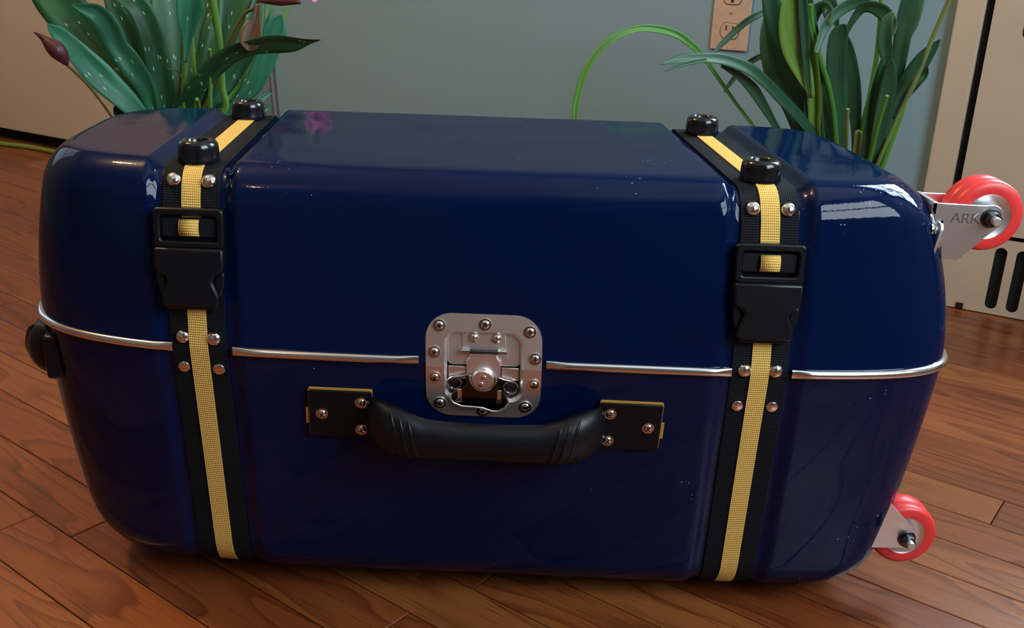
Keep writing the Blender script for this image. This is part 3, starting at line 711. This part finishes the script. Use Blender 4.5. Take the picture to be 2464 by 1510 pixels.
def frame_half(top, m):
    mb = MB(); loops = []
    for poly, off in ((out_, -.0005), (out_, .0016), (inn_, .0018), (deep_, -.0015), (flo_, -.0085)):
        h = half(poly, top)
        # start each half loop at the split so that all loops match
        k = [i for i, p in enumerate(h) if abs(p[1]-SPL) < 1e-9]
        s = k[0] if (k[0]+1) % len(h) != k[1] else k[1]
        h = h[s:]+h[:s]; loops.append([fpt(p, off) for p in h])
    mb.grid(loops); return mb.obj('latch_frame', m, la, smooth=35)
frame_half(True, MT['brushed']); frame_half(False, MT['brushed'])
def lplate(name, poly, o0, o1, m, bevel=.0005, parent=None):
    """plate lying parallel to the front; o0,o1 offsets from the front face"""
    mb = MB(); n = len(poly); vs_ = [fpt(p, o0) for p in poly]+[fpt(p, o1) for p in poly]
    mb.add(vs_, [tuple(range(n)), tuple(range(2*n-1, n-1, -1))]+[(i, (i+1) % n, n+(i+1) % n, n+i) for i in range(n)])
    return mb.obj(name, m, parent or la, bevel=bevel, smooth=30)
lplate('dish_floor', rrect(LCX, LCZ+.0165, .0675, .0305, .003, 4), -.009, -.0078, MT['dark_metal'], 0)
lplate('dish_floor', rrect(LCX, LCZ-.0160, .0675, .0315, .003, 4), -.009, -.0078, MT['dark_metal'], 0)
lplate('keeper_plate', rrect(.004, .0118, .0680, .0335, .005, 5), -.0075, -.0040, MT['brushed'], .0008)
lplate('hinge_plate', [(-.0165, .0285), (.0235, .0285), (.0238, .0115), (.0205, .0095), (-.0135, .0095), (-.0163, .0115)], -.0040, -.0024, MT['brushed'], .0005)
def lcyl(name, x, z, r, o0, o1, m, parent=None, dome=.0):
    mb = MB(); mb.M = Matrix.Translation(fpt((x, z), 0)) @ Matrix.Rotation(TILT_U if z > SPL else TILT_L, 4, 'X')
    mb.lathe([(r, -o0), (r, -o1+r*.12), (r*.9, -o1), (r*.5, -o1-dome*.8), (0, -o1-dome)], 24, (0, 0, 0), 'y'); return mb.obj(name, m, parent or la, smooth=40)
for x in (-.0062, .0150): lcyl('rivet', x, .0220, .0044, -.0030, -.0004, MT['chrome'], dome=.0016)
for x in (-.0135, .0205):
    mb = MB(); mb.tube([fpt((x-.004, .0098), .0006), fpt((x+.004, .0098), .0006)], .0026, 14); mb.obj('hinge_knuckle', MT['chrome'], la)
mb = MB(); mb.tube([fpt((-.0130, .0096), .0004), fpt((.0200, .0096), .0004)], .0020, 14); mb.obj('hinge_pin', MT['dark_metal'], la)
lplate('tongue', [(-.0090, .0085), (.0160, .0085), (.0162, .0040), (.0192, .0005), (.0192, -.0150), (-.0125, -.0150), (-.0125, .0005), (-.0092, .0040)], -.0018, .0004, MT['brushed'], .0008)
for x0_, x1_ in ((-.0290, -.0125), (.0200, .0365)):
    lplate('lower_plate', [(x0_, -.0065), (x1_, -.0065), (x1_, -.0200), (x0_, -.0200)], -.0075, -.0038, MT['brushed'], .0006)
lcyl('cam_post', .0030, -.0155, .0105, -.004, .0062, MT['brushed'], dome=.0003)
lcyl('cam_rivet', .0040, -.0125, .0026, .0060, .0072, MT['chrome'], dome=.0006); lcyl('cam_rivet', .0015, -.0195, .0026, .0060, .0072, MT['chrome'], dome=.0006)
mb = MB(); mb.tube([fpt((.0030+.0122*math.cos(R(a)), -.0160+.0122*math.sin(R(a))), .0030) for a in range(165, 376, 10)], .0011, 8); mb.obj('retaining_wire', MT['chrome'], la)
for x, z in ((-.0235, -.0235), (.0290, -.0260)):
    mb = MB(); pts = [fpt((x+.0064*math.cos(R(a)), z+.0064*math.sin(R(a))), -.0015) for a in range(0, 361, 15)]; mb.tube(pts, .0011, 8, caps=False); sp_ = mb.obj('spring_ring', MT['chrome'], la)
    lcyl('spring_rivet', x, z, .0044, -.0078, -.0030, MT['dark_metal'], dome=.0008)
mb = MB(); mb.tube([fpt(p, -.0008) for p in ((-.0235, -.0171), (-.0160, -.0155), (-.0090, -.0130), (-.0080, -.0115))], .0011, 8); mb.obj('spring_arm', MT['chrome'], la)
mb = MB(); mb.tube([fpt(p, -.0008) for p in ((.0290, -.0196), (.0220, -.0180), (.0150, -.0150), (.0135, -.0140))], .0011, 8); mb.obj('spring_arm', MT['chrome'], la)
# thumb-turn: two wings, folded flat, lower edge waved
wing = [(-.0135, -.0150), (-.0120, -.0235), (-.0200, -.0285), (-.0262, -.0325), (-.0275, -.0375), (-.0245, -.0420), (-.0165, -.0452), (-.0060, -.0455), (.0030, -.0462), (.0120, -.0492), (.0180, -.0490), (.0240, -.0450), (.0272, -.0390), (.0255, -.0340), (.0200, -.0295), (.0175, -.0240), (.0195, -.0150)]
def wpt(p, off):     # the wing leans outward towards its lower edge
    return fpt(p, off+(-.015-p[1])*.10)
mb = MB(); n = len(wing); ctr = (.003, -.034)
mb.add([wpt(p, .0005) for p in wing]+[wpt(p, .0018) for p in wing], [tuple(range(n)), tuple(range(2*n-1, n-1, -1))]+[(i, (i+1) % n, n+(i+1) % n, n+i) for i in range(n)])
mb.obj('thumb_turn', MT['dark_reflect'], la, bevel=.0006)
mb = MB(); mb.tube([wpt(p, .0015) for p in wing[3:14]], .0011, 8); mb.obj('wing_lip', MT['brushed'], la, smooth=60)
for x, dx in ((-.0185, .0010), (.0185, -.0006)):
    mb = MB(); mb.add([wpt(p, o_) for o_ in (.0012, .0030) for p in ((x-.0022, -.0275), (x+.0016, -.0270), (x+.0020, -.0400), (x-.0030, -.0405))], [(0, 1, 2, 3), (7, 6, 5, 4), (0, 1, 5, 4), (1, 2, 6, 5), (2, 3, 7, 6), (3, 0, 4, 7)]); mb.obj('slot_glint', MT['chrome'], la, bevel=.0006)  # chrome bars stand for bright reflections in the wing's two slots
for x, z in ((.0045, .0358), (-.0375, .0335), (.0455, .0305), (-.0422, .0085), (.0508, .0055), (-.0418, -.0165), (.0502, -.0205), (-.0370, -.0435), (.0430, -.0445), (.0035, -.0505)):
    S = 1 if z > SPL else -1; screw(la, fpt((x, z), .0022), (0, -1, .119*S))

# ---- carrying handles
def build_handle(name, parent, M, half_len, drop, label, blocks=False):
    """local frame: x along the handle, -y outward, z up"""
    h = empty(name, M @ Vector((0, 0, 0)), parent); h['label'] = label
    for s in (-1, 1):
        if blocks:
            mb = MB(); mb.M = M; mb.box((s*(half_len+.004), -.006, -.002), (.022, .026, .046)); mb.obj('mount_block', MT['grip'], h, bevel=.004); continue
        c = s*(half_len+.0285)
        mb = MB(); mb.M = M; mb.prism(rrect(c+s*.0003, .0009, .0600, .0512, .0015, 2), -.0012, .0012); mb.obj('yellow_backing', MT['yellow_pl'], h, smooth=0)
        mb = MB(); mb.M = M; mb.box((c+s*.0310, -.0002, -.004), (.004, .0018, .017)); mb.obj('yellow_tab', MT['yellow_pl'], h, smooth=0)
        mb = MB(); mb.M = M; mb.prism(rrect(c, 0, .0590, .0505, .0015, 2), -.0036, -.0010); mb.obj('mount_plate', MT['plateblack'], h, bevel=.0006)
        for dx, dz in ((-s*.0195, .0145), (-s*.0195, -.0155), (s*.0175, .0005)):
            p = M @ Vector((c+dx, -.0040, dz)); nv = (M.to_3x3() @ Vector((0, -1, 0)))
            screw(h, p, nv)
    # grip: one swept body, swollen at both ends
    st = [(-1.00, .004, .000, .0225, .0050), (-.97, .010, .000, .0245, .0085), (-.90, .017, .000, .0262, .0125), (-.80, .024, -.001, .0262, .0148), (-.66, .029, -.003, .0235, .0150), (-.50, .031, -.0045, .0200, .0142), (-.25, .032, -.005, .0186, .0138), (0, .032, -.005, .0184, .0137)]
    st = st+[(-a_, b2, c_, d_, e_) for a_, b2, c_, d_, e_ in reversed(st[:-1])]
    pts = [M @ Vector((u*half_len, -o_, dz*drop)) for u, o_, dz, rz, ry in st]; pts = crom(pts, 5)
    import itertools
    def ip(k):
        out = []
        for i in range(len(st)-1):
            for j in range(5): t = j/5; out.append(st[i][k]*(1-t)+st[i+1][k]*t)
        return out+[st[-1][k]]
    rz_, ry_ = ip(3), ip(4)
    zax = M.to_3x3() @ Vector((0, 0, 1))
    mb = MB(); mb.tube(pts, [(ry_[i], rz_[i]) for i in range(len(pts))], 20, upd=zax); g = mb.obj('grip', MT['grip'], h, smooth=60)
    # moulded flutes on the swollen ends
    for s in (-1, 1):
        for k in range(5):
            u = s*(.95-.075*k); path = []
            for a_ in range(25, 150, 12):
                q = u-s*.11*(a_-25)/125
                # position on grip surface
                fi = (q+1)/2*(len(pts)-1)
                # nearest sample by x
                xs_ = [st_[0] for st_ in st]
                j = max(i for i in range(len(xs_)-1) if xs_[i] <= q) if q > -1 else 0
                t = (q-xs_[j])/(xs_[j+1]-xs_[j]); vv = [st[j][m_]*(1-t)+st[j+1][m_]*t for m_ in range(5)]
                path.append(M @ Vector((q*half_len, -vv[1]-vv[4]*math.sin(R(a_)), vv[2]*drop+vv[3]*math.cos(R(a_)))))
            mb = MB(); mb.tube(path, [.0004]+[.0017]*(len(path)-2)+[.0004], 6); mb.obj('grip_rib', MT['grip'], h, smooth=60)
    return h
Mh = Matrix.Translation(Wc(F(.006, -.0600, .0015))) @ Matrix.Rotation(TILT_L, 4, 'X') @ Matrix.Rotation(R(.9), 4, 'Y')
build_handle('carry_handle', case, Mh, .108, 1.0, 'black moulded carrying handle with yellow-edged mount plates')
# end handle on the left end
Me = Matrix.Translation(Wc((-.420, .147, -.037))) @ Matrix.Rotation(R(-90+11), 4, 'Z')
build_handle('end_handle', case, Me, .074, .6, 'black moulded handle on the left end', blocks=True)

# ---- twin-tread casters on the right end
def caster(cx, cy, cz, up, label):
    c = empty('caster', (cx, cy, cz), case); c['label'] = label
    M = Matrix.Translation((cx, cy, cz)) @ Matrix.Diagonal((1, 1, up, 1))
    rr = .0340
    prof = [(.0215, -.0165), (.0250, -.0170), (.0300, -.0165), (.0327, -.0150), (rr, -.0115), (rr, -.0040), (.0328, -.0012), (.0322, 0), (.0328, .0012), (rr, .0040), (rr, .0115), (.0327, .0150), (.0300, .0165), (.0250, .0170), (.0215, .0165)]
    mb = MB(); mb.M = M; mb.lathe(prof, 56, axis='y', caps=False); mb.obj('tread', MT['tread'], c, smooth=50)
    mb = MB(); mb.M = M; mb.lathe([(0, -.0158), (.010, -.0158), (.0105, -.0150), (.0195, -.0150), (.0215, -.0162), (.0222, -.0150), (.0222, .0150), (.0215, .0162), (0, .0158)], 40, axis='y'); mb.obj('hub', MT['zinc'], c, smooth=35)
    def ap(n=8): return [(.0125*math.cos(R(a)), .0125*math.sin(R(a))) for a in range(85, -60, -12)]
    side = [(-.056, .0130), (-.040, .0125), (-.006, .0118)]+ap()+[(-.0235, -.0420), (-.039, -.0405), (-.043, -.020), (-.056, .006)]
    fk = MB(); fk.M = M
    fk.prism(side, -.0218, -.0198); fk.prism(side, .0198, .0218)
    fk.box((-.0535, 0, .0075), (.0045, .0436, .0120)); fk.box((-.0445, 0, -.020), (.003, .0436, .034))
    fo = fk.obj('fork', MT['zinc'], c, bevel=.0006)
    sw = MB(); sw.M = M @ Matrix.Translation((-.047, 0, -.022)); sw.lathe([(.020, -.006), (.0235, -.004), (.0245, 0), (.0235, .004), (.020, .006)], 28, axis='x'); sw.obj('swivel_race', MT['zinc'], c)
    pl = MB(); pl.M = M @ Matrix.Translation((-.0520, 0, -.042)) @ Matrix.Rotation(R(9), 4, 'Y'); pl.prism(rrect(0, 0, .062, .074, .006, 4), -.0015, .0015, 'yz'); po = pl.obj('mount_plate', MT['zinc'], c, bevel=.0005)
    for dz in (-.03, .03):
        for dy in (-.024, .024):
            p = M @ Vector((-.0500-dz*.15, dy, -.042+dz)); screw(c, p, (1, 0, 0))
    nb = MB(); nb.M = M
    nb.lathe([(.0095, -.0218), (.0095, -.0232), (.0060, -.0236)], 20, axis='y')
    hexa = [(.0076*math.cos(R(a+12)), .0076*math.sin(R(a+12))) for a in range(0, 360, 60)]
    nb.prism(hexa, -.0300, -.0230); nb.obj('axle_nut', MT['dark_metal'], c, bevel=.0007)
    tb = MB(); tb.M = M; tb.lathe([(.0041, -.0290), (.0041, -.0355), (.0034, -.0362), (0, -.0362)], 16, axis='y'); tb.obj('axle_bolt', MT['brushed'], c)
    nb = MB(); nb.M = M; nb.prism(hexa, .0222, .0280); nb.obj('axle_head', MT['dark_metal'], c, bevel=.0007)
    return c, M
c1, M1 = caster(.4775, .0760, .4305, 1, 'red twin-tread caster on the upper corner')
c2, M2 = caster(.4575, .0740, .0850, -1, 'red twin-tread caster on the lower corner')
# embossed letters on the upper fork
tcu = bpy.data.curves.new('letters', 'FONT'); tcu.body = 'ARK'; tcu.size = .0145; tcu.extrude = .00025; tcu.align_x = 'RIGHT'
tob = bpy.data.objects.new('letters_tmp', tcu); COL.objects.link(tob); bpy.context.view_layer.update()
tme = bpy.data.meshes.new_from_object(tob.evaluated_get(bpy.context.evaluated_depsgraph_get())); bpy.data.objects.remove(tob)
link('embossed_letters', tme, MT['mark'], c1, loc=M1 @ Vector((-.0095, -.0219, -.0060)), rot=(R(90), R(2), 0))

# ================================================================== PLANTS
def strip(name, parent, pts, m, fold=.25, twist=0., wave=.0, cols=6, n=5, curl=0., solid=.0007):
    """pts: (px, py, Y, full width px); a leaf blade or flat stem along them"""
    P = [at_y(x, y, Y) for x, y, Y, w_ in pts]; Wd = [w_*depth(p)/FPX/2 for p, (x, y, Y, w_) in zip(P, pts)]
    PP = crom(P, n); WW = [v.x for v in crom([Vector((q, 0, 0)) for q in Wd], n)]
    rows = []; uvs = []; L = 0; m_ = len(PP); ph = random.random()*6
    for i, p in enumerate(PP):
        t = (PP[min(i+1, m_-1)]-PP[max(i-1, 0)]).normalized(); v = (p-CAM).normalized()
        a = t.cross(v).normalized(); nn = a.cross(t).normalized()
        if nn.dot(v) > 0: nn = -nn
        tw = twist if not isinstance(twist, (list, tuple)) else twist[0]+(twist[1]-twist[0])*i/(m_-1)
        a2 = a*math.cos(tw)+nn*math.sin(tw); n2 = nn*math.cos(tw)-a*math.sin(tw)
        if i: L += (p-PP[i-1]).length
        row = []; us = []; w_ = max(.0004, WW[i])
        for c in range(cols+1):
            s = 2*c/cols-1
            row.append(p+a2*s*w_+n2*(fold*abs(s)*w_-curl*s*s*w_+wave*w_*math.sin(L*55+ph+2.2*s)*abs(s)))
            us.append((s*w_+.5, L))
        rows.append(row); uvs.append(us)
    mb = MB(); mb.grid(rows, uvs); return mb.obj(name, m, parent, smooth=70, solid=solid, fix=False)
def stem(name, parent, pts, m, n=5):
    P = [at_y(x, y, Y) for x, y, Y, w_ in pts]; Wd = [w_*depth(p)/FPX/2 for p, (x, y, Y, w_) in zip(P, pts)]
    mb = MB(); PP = crom(P, n); WW = [max(.0004, v.x) for v in crom([Vector((q, 0, 0)) for q in Wd], n)]; mb.tube(PP, WW, 10); return mb.obj(name, m, parent, smooth=60)
def Yl(y0, y1, pts):    # spread depths y0..y1 along a list of (x, y, w)
    n = len(pts)-1; return [(x, y, y0+(y1-y0)*i/n, w_) for i, (x, y, w_) in enumerate(pts)]
def pot(parent, x, y, z_rim, r):
    mb = MB(); mb.lathe([(r*.68, 0.0), (r*.70, .004), (r*.92, z_rim-.035), (r, z_rim-.035), (r*1.03, z_rim-.002), (r*1.0, z_rim), (r*.94, z_rim), (r*.90, z_rim-.03), (0, z_rim-.03)], 36, (x, y, 0)); mb.obj('pot', MT['pot'], parent, smooth=40)
    mb = MB(); mb.lathe([(r*.9, z_rim-.029), (r*.5, z_rim-.022), (0, z_rim-.018)], 28, (x, y, 0)); mb.obj('soil', MT['soil'], parent)

# left: calla lily
ya = .86
pa = at_y(425, 352, ya); plA = empty('calla_lily', (pa.x, ya, 0)); tag(plA, 'potted calla lily with flecked dark leaves and burgundy buds, left of the blue wall', 'plant')
pot(plA, pa.x, ya, pa.z-.02, .12)
bx, by = 425, 352
A = MT['leafA']; A2 = MT['leafA_lit']; SA = MT['stemA']
def LA(pts, y1, m=A, name='leaf', y0=None, **k):
    return strip(name, plA, Yl(ya if y0 is None else y0, y1, pts), m, **k)
LA([(400, 345, 10), (345, 285, 34), (300, 240, 56), (245, 190, 66), (200, 145, 60), (165, 105, 46), (135, 78, 36), (113, 58, 4)], ya-.10, A2, fold=.30, twist=.25, wave=.10)
LA([(405, 350, 12), (352, 270, 40), (300, 200, 72), (245, 130, 92), (190, 60, 104), (130, -10, 100), (80, -70, 60), (50, -110, 4)], ya+.05, A, fold=.25, twist=-.1, wave=.08)
LA([(410, 350, 12), (372, 270, 30), (350, 205, 50), (315, 150, 56), (283, 110, 54), (262, 65, 58), (235, 32, 50), (205, 22, 30), (172, 12, 3)], ya-.05, A2, fold=.35, twist=-.3, wave=.10)
LA([(415, 350, 14), (385, 270, 40), (350, 200, 60), (320, 130, 64), (300, 70, 52), (270, 10, 36), (250, -30, 10)], ya+.03, A, fold=.25, twist=.2, wave=.06)
LA([(420, 350, 14), (398, 270, 36), (390, 200, 52), (375, 130, 58), (358, 70, 60), (330, 15, 56), (285, -15, 40), (240, -18, 5)], ya-.02, A, fold=.28, twist=.1, wave=.05)
LA([(425, 352, 16), (418, 270, 40), (415, 190, 66), (412, 110, 82), (405, 40, 86), (395, -40, 70), (385, -110, 6)], ya+.06, A, fold=.2, twist=.25, wave=.05)
LA([(430, 352, 16), (452, 270, 44), (470, 200, 66), (482, 130, 84), (490, 60, 88), (498, -10, 76), (505, -90, 6)], ya+.08, A, fold=.2, twist=-.15, wave=.05)
LA([(435, 352, 16), (475, 270, 50), (505, 205, 78), (530, 130, 100), (548, 60, 104), (560, -10, 90), (566, -90, 8)], ya+.09, A, fold=.2, twist=-.2, wave=.05)
LA([(440, 352, 14), (490, 280, 30), (535, 215, 56), (570, 160, 66), (598, 100, 60), (615, 40, 44), (625, -20, 20)], ya+.07, A, fold=.25, twist=.2, wave=.05)
LA([(418, 352, 12), (420, 290, 22), (440, 250, 34), (470, 208, 46), (512, 162, 54), (560, 126, 46), (605, 112, 42), (655, 104, 50), (705, 103, 40), (745, 99, 14), (771, 96, 2)], ya-.16, A, fold=.22, twist=.55, wave=.06)
LA([(445, 352, 10), (520, 290, 14), (575, 245, 26), (608, 205, 44), (630, 160, 50), (645, 118, 54), (660, 78, 56), (670, 50, 34), (679, 36, 3)], ya+.0, A2, fold=.22, twist=.15, wave=.05)
LA([(440, 352, 10), (520, 270, 24), (575, 190, 40), (610, 120, 48), (628, 60, 44), (640, 10, 40), (648, -50, 4)], ya+.10, A2, fold=.22, twist=-.3)
LA([(430, 352, 10), (480, 290, 26), (530, 262, 44), (575, 255, 50), (615, 262, 40), (640, 274, 6)], ya+.02, A2, fold=.2, twist=.7)
LA([(445, 352, 10), (540, 300, 20), (600, 278, 26), (640, 262, 14), (655, 250, 3)], ya+.08, A, fold=.2, twist=.2)
LA([(445, 352, 8), (560, 300, 12), (610, 262, 18), (632, 236, 14), (655, 224, 2)], ya+.05, A2, fold=.3, twist=.1)
LA([(410, 352, 10), (340, 310, 24), (298, 285, 30), (284, 262, 24), (284, 246, 3)], ya-.02, A, fold=.3, twist=.1)
LA([(420, 352, 12), (400, 300, 20), (372, 240, 34), (340, 190, 40), (318, 120, 36), (300, 60, 4)], ya+.11, A, fold=.2)
LA([(440, 352, 12), (455, 300, 26), (520, 230, 50), (545, 180, 50), (560, 140, 40), (580, 100, 10)], ya+.12, A, fold=.2)
# pale stems and sheath
def SS(pts, y1, m=SA, name='stem'): return stem(name, plA, Yl(ya, y1, pts), m)
SS([(430, 352, 14), (440, 270, 14), (444, 200, 14), (447, 130, 15), (450, 60, 18), (454, -30, 18)], ya-.11)
LA([(446, 150, 8), (450, 90, 24), (452, 40, 52), (455, -5, 60), (458, -60, 40)], ya-.12, A2, y0=ya-.105, fold=.7, twist=.1)
SS([(445, 352, 14), (538, 270, 15), (535, 210, 16), (531, 140, 17), (525, 80, 19), (515, 20, 20), (505, -50, 20)], ya-.10)
SS([(435, 352, 9), (470, 280, 10), (472, 220, 10), (465, 140, 11), (460, 60, 10), (456, -20, 10)], ya-.02)
SS([(440, 352, 9), (500, 280, 10), (506, 220, 10), (506, 160, 9), (505, 118, 8)], ya-.08)
SS([(440, 352, 8), (475, 300, 10), (478, 262, 12), (474, 238, 9)], ya-.10)
SS([(445, 352, 6), (520, 200, 7), (545, 115, 9), (588, 35, 9), (612, 20, 9), (626, -10, 11), (630, -60, 11)], ya-.09, MT['brownstem'])
SS([(400, 352, 5), (300, 320, 5), (265, 275, 6), (240, 240, 6), (205, 197, 7), (160, 155, 7)], ya-.14, MT['brownstem'], 'flower_stem')
SS([(420, 352, 4), (436, 190, 4), (402, 165, 3), (390, 150, 3)], ya-.08, MT['brownstem'])
# closed burgundy bud, left
def bud(name, pts, y0, y1, m):
    P = Yl(y0, y1, pts); o = stem(name, plA, P, m, n=6); return o
bud('flower_bud', [(162, 158, 6), (152, 140, 30), (138, 122, 42), (122, 108, 34), (104, 92, 16), (90, 82, 8), (81, 77, 2)], ya-.14, ya-.15, MT['bud'])
bud('flower_bud', [(626, 2, 8), (645, 2, 16), (675, 2, 24), (700, 2, 20), (716, 4, 14), (723, 8, 6)], ya-.09, ya-.10, MT['bud'])
# withered hanging flower
LA([(620, 8, 10), (617, 45, 22), (610, 70, 48), (604, 92, 52), (600, 112, 40), (597, 122, 12)], ya-.10, MT['wilt'], 'withered_flower', y0=ya-.09, fold=.5, twist=.2, wave=.15)
# pink flower peeping in at the top
SS([(450, 352, 8), (640, 120, 8), (735, -70, 9), (750, -46, 8)], ya+.06, SA, 'flower_stem')
for dx, dy, ww in ((-26, -14, 22), (0, -2, 34), (24, -16, 26), (10, -44, 34), (-18, -48, 30)):
    LA([(752, -46, 6), (752+dx*.5, -30+dy*.3, ww), (756+dx, -4+dy*.9, ww*.8), (757+dx*1.15, 8+dy, 4)], ya+.05, MT['pink'], 'petal', y0=ya+.06, fold=.2, wave=.1)

# right: broad-leaved plant
yb_ = .80
pb = at_y(2052, 540, yb_); plB = empty('leafy_houseplant', (pb.x, yb_, 0)); tag(plB, 'potted houseplant with long green strap leaves in front of the outlet wall', 'plant')
pot(plB, pb.x, yb_, pb.z, .095)
B = MT['leafB']; B2 = MT['leafB2']; B3 = MT['leafB3']; SB = MT['stemB']
def LB(pts, y1, m=B, name='leaf', y0=None, **k): return strip(name, plB, Yl(yb_ if y0 is None else y0, y1, pts), m, **k)
def SBt(pts, y1, m=SB, name='stem'): return stem(name, plB, Yl(yb_, y1, pts), m)
LB([(2035, 545, 20), (1990, 420, 40), (1955, 320, 66), (1925, 255, 80), (1897, 185, 76), (1880, 120, 66), (1868, 60, 56), (1855, 5, 44), (1845, -50, 20)], yb_-.03, B, fold=.2, twist=.15, wave=.04)
LB([(2035, 545, 14), (1960, 400, 30), (1905, 260, 40), (1868, 190, 44), (1850, 125, 40), (1843, 75, 26), (1840, 38, 3)], yb_+.05, B, fold=.2, twist=-.2)
LB([(1956, 235, 10), (1935, 180, 40), (1912, 120, 60), (1900, 65, 56), (1900, 10, 44), (1905, -40, 20)], yb_-.10, B2, y0=yb_-.05, fold=.25, twist=.25, wave=.06)
LB([(2030, 545, 16), (1975, 380, 36), (1957, 280, 44), (1956, 190, 44), (1952, 110, 40), (1945, 40, 34), (1938, -40, 20)], yb_-.07, B, fold=.55, twist=.1)
LB([(2032, 545, 12), (1968, 350, 22), (1962, 240, 34), (1950, 140, 38), (1935, 60, 34), (1925, -20, 20)], yb_-.09, B2, fold=.8, twist=-.2)
LB([(1950, 235, 6), (1940, 150, 18), (1935, 70, 24), (1930, 0, 22), (1925, -40, 10)], yb_-.11, B, y0=yb_-.06, fold=.5, twist=.2)
SBt([(2030, 545, 15), (2018, 430, 15), (2011, 340, 14), (2005, 270, 14), (1992, 205, 14), (1972, 140, 15), (1955, 70, 14), (1950, 10, 12)], yb_-.08, B3)
LB([(1962, 130, 12), (1975, 88, 20), (1990, 55, 26), (2015, 28, 30), (2045, 10, 30), (2075, 5, 24), (2100, 8, 10)], yb_-.03, B, y0=yb_-.09, fold=.25, twist=.5)
LB([(2030, 92, 10), (2048, 55, 16), (2072, 22, 24), (2100, 16, 32), (2130, 32, 40), (2146, 62, 34), (2140, 90, 18), (2135, 105, 3)], yb_-.10, B, y0=yb_-.02, fold=.2, twist=.5)
LB([(1950, 100, 10), (1958, 45, 22), (1972, 18, 28), (1990, 20, 28), (1995, 45, 20), (1996, 64, 4)], yb_-.08, B, y0=yb_-.03, fold=.2, twist=.3)
LB([(2045, 545, 14), (2030, 420, 20), (2025, 300, 30), (2015, 215, 46), (2012, 150, 48), (2016, 95, 46), (2026, 70, 34), (2035, 58, 3)], yb_-.04, B, fold=.2, twist=.15)
LB([(2050, 545, 14), (2060, 420, 22), (2060, 320, 22), (2056, 240, 34), (2048, 170, 38), (2038, 110, 28), (2030, 70, 4)], yb_-.02, B, fold=.25, twist=-.15)
LB([(2035, 545, 10), (2012, 400, 24), (2000, 310, 26), (1982, 250, 34), (1975, 200, 24), (1973, 168, 4)], yb_+.03, B, fold=.2)
LB([(2015, 65, 8), (2005, 30, 26), (1995, 0, 30), (1990, -40, 16)], yb_-.02, B, y0=yb_-.01, fold=.2)
SBt([(2042, 545, 9), (2035, 420, 10), (2036, 350, 10), (2040, 262, 9)], yb_-.09, SB, 'cut_stem')
LB([(2050, 545, 14), (2055, 430, 18), (2060, 370, 18), (2066, 312, 16)], yb_-.10, SB, 'cut_stem', fold=.7)
SBt([(2055, 545, 12), (2065, 400, 12), (2074, 309, 12), (2092, 236, 13), (2109, 140, 12), (2117, 55, 11), (2120, 0, 10), (2121, -40, 10)], yb_+.02, B3)
LB([(2055, 545, 14), (2072, 430, 20), (2085, 350, 22), (2102, 240, 22), (2122, 165, 20), (2136, 120, 12)], yb_-.06, B, fold=.6)
LB([(2060, 545, 14), (2092, 430, 26), (2105, 370, 30), (2120, 290, 36), (2136, 215, 40), (2142, 160, 24), (2137, 132, 4)], yb_-.09, B, fold=.25, twist=.2)
LB([(2130, 160, 8), (2133, 130, 30), (2130, 95, 34), (2135, 55, 30), (2150, 30, 12)], yb_-.11, B, y0=yb_-.10, fold=.4, twist=-.2)
LB([(2062, 545, 12), (2110, 380, 18), (2145, 235, 24), (2160, 160, 34), (2172, 85, 40), (2188, 10, 44), (2200, -50, 20)], yb_-.05, B, fold=.3, twist=.1)
LB([(2180, 100, 6), (2195, 65, 22), (2204, 25, 30), (2215, -5, 24), (2228, -30, 4)], yb_+.01, B, y0=yb_, fold=.2)
SBt([(2060, 545, 10), (2085, 460, 10), (2110, 398, 10), (2160, 280, 11), (2203, 195, 11), (2245, 88, 11), (2284, 0, 11), (2305, -50, 10)], yb_-.12)
LB([(2065, 545, 10), (2120, 340, 20), (2148, 262, 34), (2172, 215, 40), (2198, 172, 46), (2222, 138, 40), (2245, 112, 24), (2263, 94, 3)], yb_-.06, B, fold=.3, twist=.4)
LB([(2150, 285, 8), (2180, 232, 20), (2205, 198, 30), (2226, 178, 20), (2232, 158, 3)], yb_-.07, B, y0=yb_-.05, fold=.3, twist=-.4)
SBt([(2062, 545, 12), (2095, 470, 13), (2120, 405, 14), (2165, 285, 13), (2180, 240, 8)], yb_-.02, B3)
SBt([(2058, 545, 10), (2080, 440, 11), (2098, 360, 12), (2112, 300, 11), (2135, 230, 9)], yb_-.10, B3)
# long blades reaching left
LB([(2030, 545, 12), (1975, 360, 20), (1925, 285, 26), (1880, 238, 30), (1843, 200, 28), (1800, 166, 32), (1745, 145, 30), (1692, 140, 24), (1636, 143, 22), (1590, 155, 2)], yb_-.16, B, fold=.25, twist=.45, wave=.05)
LB([(1700, 144, 10), (1668, 150, 10), (1635, 158, 8), (1600, 171, 2)], yb_-.17, B, y0=yb_-.145, fold=.3)
LB([(2030, 545, 10), (1930, 400, 14), (1868, 305, 15), (1840, 258, 22), (1810, 212, 26), (1775, 180, 18), (1735, 158, 6)], yb_-.10, B, fold=.3)
LB([(2030, 545, 8), (1900, 420, 8), (1805, 293, 8), (1772, 250, 8), (1739, 203, 9), (1692, 137, 12), (1659, 104, 16), (1621, 80, 18), (1565, 68, 18), (1512, 74, 17), (1456, 106, 17), (1411, 166, 17), (1389, 236, 17), (1384, 282, 14), (1386, 330, 6), (1388, 350, 2)], yb_-.12, B3, fold=.3, twist=.2)
LB([(1905, 20, 8), (1870, 22, 14), (1838, 30, 15), (1796, 52, 16), (1753, 90, 15), (1722, 122, 9), (1708, 140, 2)], yb_+.0, B, y0=yb_+.04, fold=.3)
LB([(1920, 160, 8), (1880, 128, 12), (1848, 130, 13), (1815, 143, 14), (1785, 166, 13), (1755, 203, 10), (1742, 222, 2)], yb_+.06, B, y0=yb_+.06, fold=.3)
print('planks', nplank)
